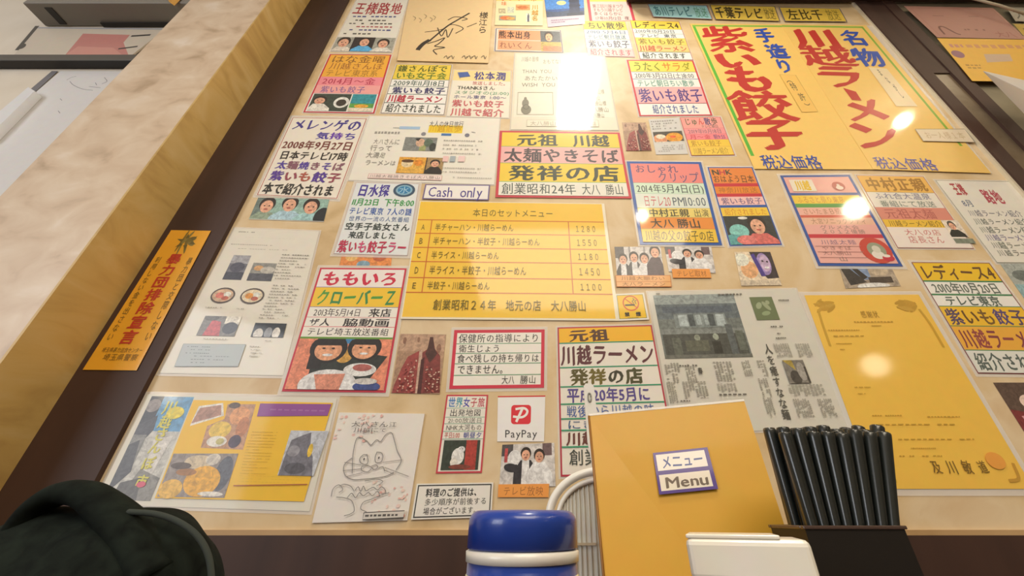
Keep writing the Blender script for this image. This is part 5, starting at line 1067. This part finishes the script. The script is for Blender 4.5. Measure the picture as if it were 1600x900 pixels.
# chopsticks in their holder
HY = 0.30
HY, HD = 0.287, 0.019
zrim = P(1310, 821, HY - HD).z
hx0, hx1 = P(1256, 821, HY - HD).x, P(1411, 821, HY - HD).x
hd = empty('chopstick_holder', ((hx0 + hx1) / 2, HY, TZ)); tag(hd, 'black rectangular holder full of black chopsticks beside the menu folder', 'holder')
blk = mat('#120e0c', 0.45, 0.1)
mb = MB(); tk = 0.0025; y0, y1 = HY - HD, HY + HD
zi = TZ + 0.003
for a, b in (((hx0, y0, TZ), (hx1, y0 + tk, zrim)), ((hx0, y1 - tk, TZ), (hx1, y1, zrim)), ((hx0, y0 + tk, TZ), (hx0 + tk, y1 - tk, zrim)), ((hx1 - tk, y0 + tk, TZ), (hx1, y1 - tk, zrim)), ((hx0 + tk, y0 + tk, TZ), (hx1 - tk, y1 - tk, zi))): mb.box(a, b, blk)
bb_ = mb.build('box_body', hd, hd.location)
mb = MB(); rim = mat('#4a3832', 0.15, 0.8); e_ = 0.0012
for a, b in (((hx0 - e_, y0 - e_, zrim - 0.002), (hx1 + e_, y0 + tk, zrim)), ((hx0 - e_, y1 - tk, zrim - 0.002), (hx1 + e_, y1 + e_, zrim)), ((hx0 - e_, y0 + tk, zrim - 0.002), (hx0 + tk, y1 - tk, zrim)), ((hx1 - tk, y0 + tk, zrim - 0.002), (hx1 + e_, y1 - tk, zrim))): mb.box(a, b, rim)
mb.build('rim', bb_, hd.location, 0.0006)
cs_m = mat('#1d211f', 0.30, 0.35)
def stick(i, x0, y0_, x1, y1_, ztip):
    a = Vector((x0, y0_, zi + 0.0005)); b = Vector((x1, y1_, ztip)); d = (b - a).normalized()
    mb = MB(); mb.tube([a, a + d * 0.02, b - d * 0.004, b - d * 0.001, b], [0.0007, 0.0012, 0.0043, 0.0043, 0.0039], cs_m, 10)
    o = mb.build('chopstick', None, a); return tag(o, 'black lacquered chopstick standing in the black holder', 'chopstick', 'black chopsticks in the holder')
zt = P(1290, 668, HY).z
NC, NR = 8, 4
for row in range(NR):
    yy = HY - 0.0125 + 0.025 * row / (NR - 1)
    xl, xr = P(1194, 668, HY + 0.006).x, P(1376, 668, HY - 0.004).x
    for j in range(NC):
        f = (j + 0.25 + 0.5 * (row % 2)) / NC
        xb = hx0 + 0.005 + 0.011 * f
        stick(0, xb, yy, xl + (xr - xl) * f, yy, zt + random.uniform(-0.003, 0.003) - 0.004 * (1 - row / 3))

# white box
WY = 0.225
wb = empty('toothpick_box', P(1165, 850, WY)); wb.location.z = TZ
tag(wb, 'small white lidded box in front of the menu folder', 'box')
wm = mat('#efe9dc', 0.35, 0.3)
wx0, wx1 = P(1076, 850, WY).x, P(1254, 850, WY).x
zt_ = P(1160, 838, WY).z
mb = MB(); mb.box((wx0 + 0.001, WY + 0.001, TZ), (wx1 - 0.001, WY + 0.034, zt_ - 0.0195), wm); mb.build('body', wb, wb.location, 0.002)
mb = MB(); mb.box((wx0, WY, zt_ - 0.019), (wx1, WY + 0.035, zt_ - 0.001), wm); mb.build('lid', wb, wb.location, 0.003)
mb = MB(); mb.box((wx0 + 0.0005, WY + 0.001, zt_ - 0.0012), (wx1 - 0.012, WY + 0.034, zt_ + 0.0006), wm); mb.build('sliding_cover', wb, wb.location, 0.0006)

wb.rotation_euler.z = math.radians(-22)

# the black bag at the left
GY = 0.36
bag = empty('shoulder_bag', P(170, 900, GY)); bag.location.z = TZ
tag(bag, 'soft black fabric bag with an arched strap at the lower left', 'bag')
cloth = noise_mat('black_fabric', [(0.3, '#0e1210'), (0.7, '#1d241f')], 70, rough=0.9, bump=0.25)
cloth.node_tree.nodes['Principled BSDF'].inputs['Specular IOR Level'].default_value = 0.12
prof = smooth_path([P(x, y, GY) for x, y in ((-70, 1150), (-90, 990), (-60, 880), (0, 846), (40, 812), (76, 797), (115, 792), (160, 800), (203, 794), (244, 793), (280, 802), (306, 821), (324, 848), (333, 900), (335, 1000), (326, 1150))], 6)
for p in prof: p.z = max(p.z, TZ)
prof = [p for i, p in enumerate(prof) if i == 0 or (p - prof[i - 1]).length > 1e-4]
cen = Vector((sum(p.x for p in prof) / len(prof), GY, TZ + 0.03))
mb = MB(); vs, fs = [], []; NL = 14; npf = len(prof)
for k in range(NL + 1):
    q = -1 + 2 * k / NL; sc = max(0.15, (1 - abs(q) ** 2) ** 0.55)
    for i, p in enumerate(prof):
        d = p - cen; w_ = 0.0018 * math.sin(i * 0.23 + q * 7) * sc * (1 if abs(q) > 0.1 else 0)
        vs.append(Vector((cen.x + d.x * sc + w_ * 0.5, GY + q * 0.065, max(TZ, cen.z + d.z * sc + w_) if abs(q) < 1 else max(TZ, cen.z + d.z * sc))))
for k in range(NL):
    for i in range(npf):
        n = (i + 1) % npf; fs.append((k * npf + i, (k + 1) * npf + i, (k + 1) * npf + n, k * npf + n))
fs.append(tuple(range(npf))); fs.append(tuple(NL * npf + i for i in range(npf))[::-1])
mb.face_set(vs, fs, cloth, True); bgb = mb.build('bag_body', bag, bag.location)
st = smooth_path([P(x, y, GY - 0.02) for x, y in ((4, 866), (28, 826), (62, 790), (98, 771), (134, 772), (164, 790), (194, 818), (224, 856), (248, 904))], 7)
rr = [0.0055 + 0.0085 * (i / (len(st) - 1)) ** 1.1 for i in range(len(st))]
mb = MB(); mb.tube(st, rr, cloth, 14, flat=1.5, axis=(0, 1, 0)); mb.build('strap', bag, bag.location)
sm_ = smooth_path([P(x, y, GY - 0.028) for x, y in ((200, 800), (242, 803), (278, 815), (308, 837), (326, 870), (332, 920))], 6)
mb = MB(); mb.tube(sm_, 0.0020, mat('#333a35', 0.9), 8); mb.build('piping', bgb, bag.location)
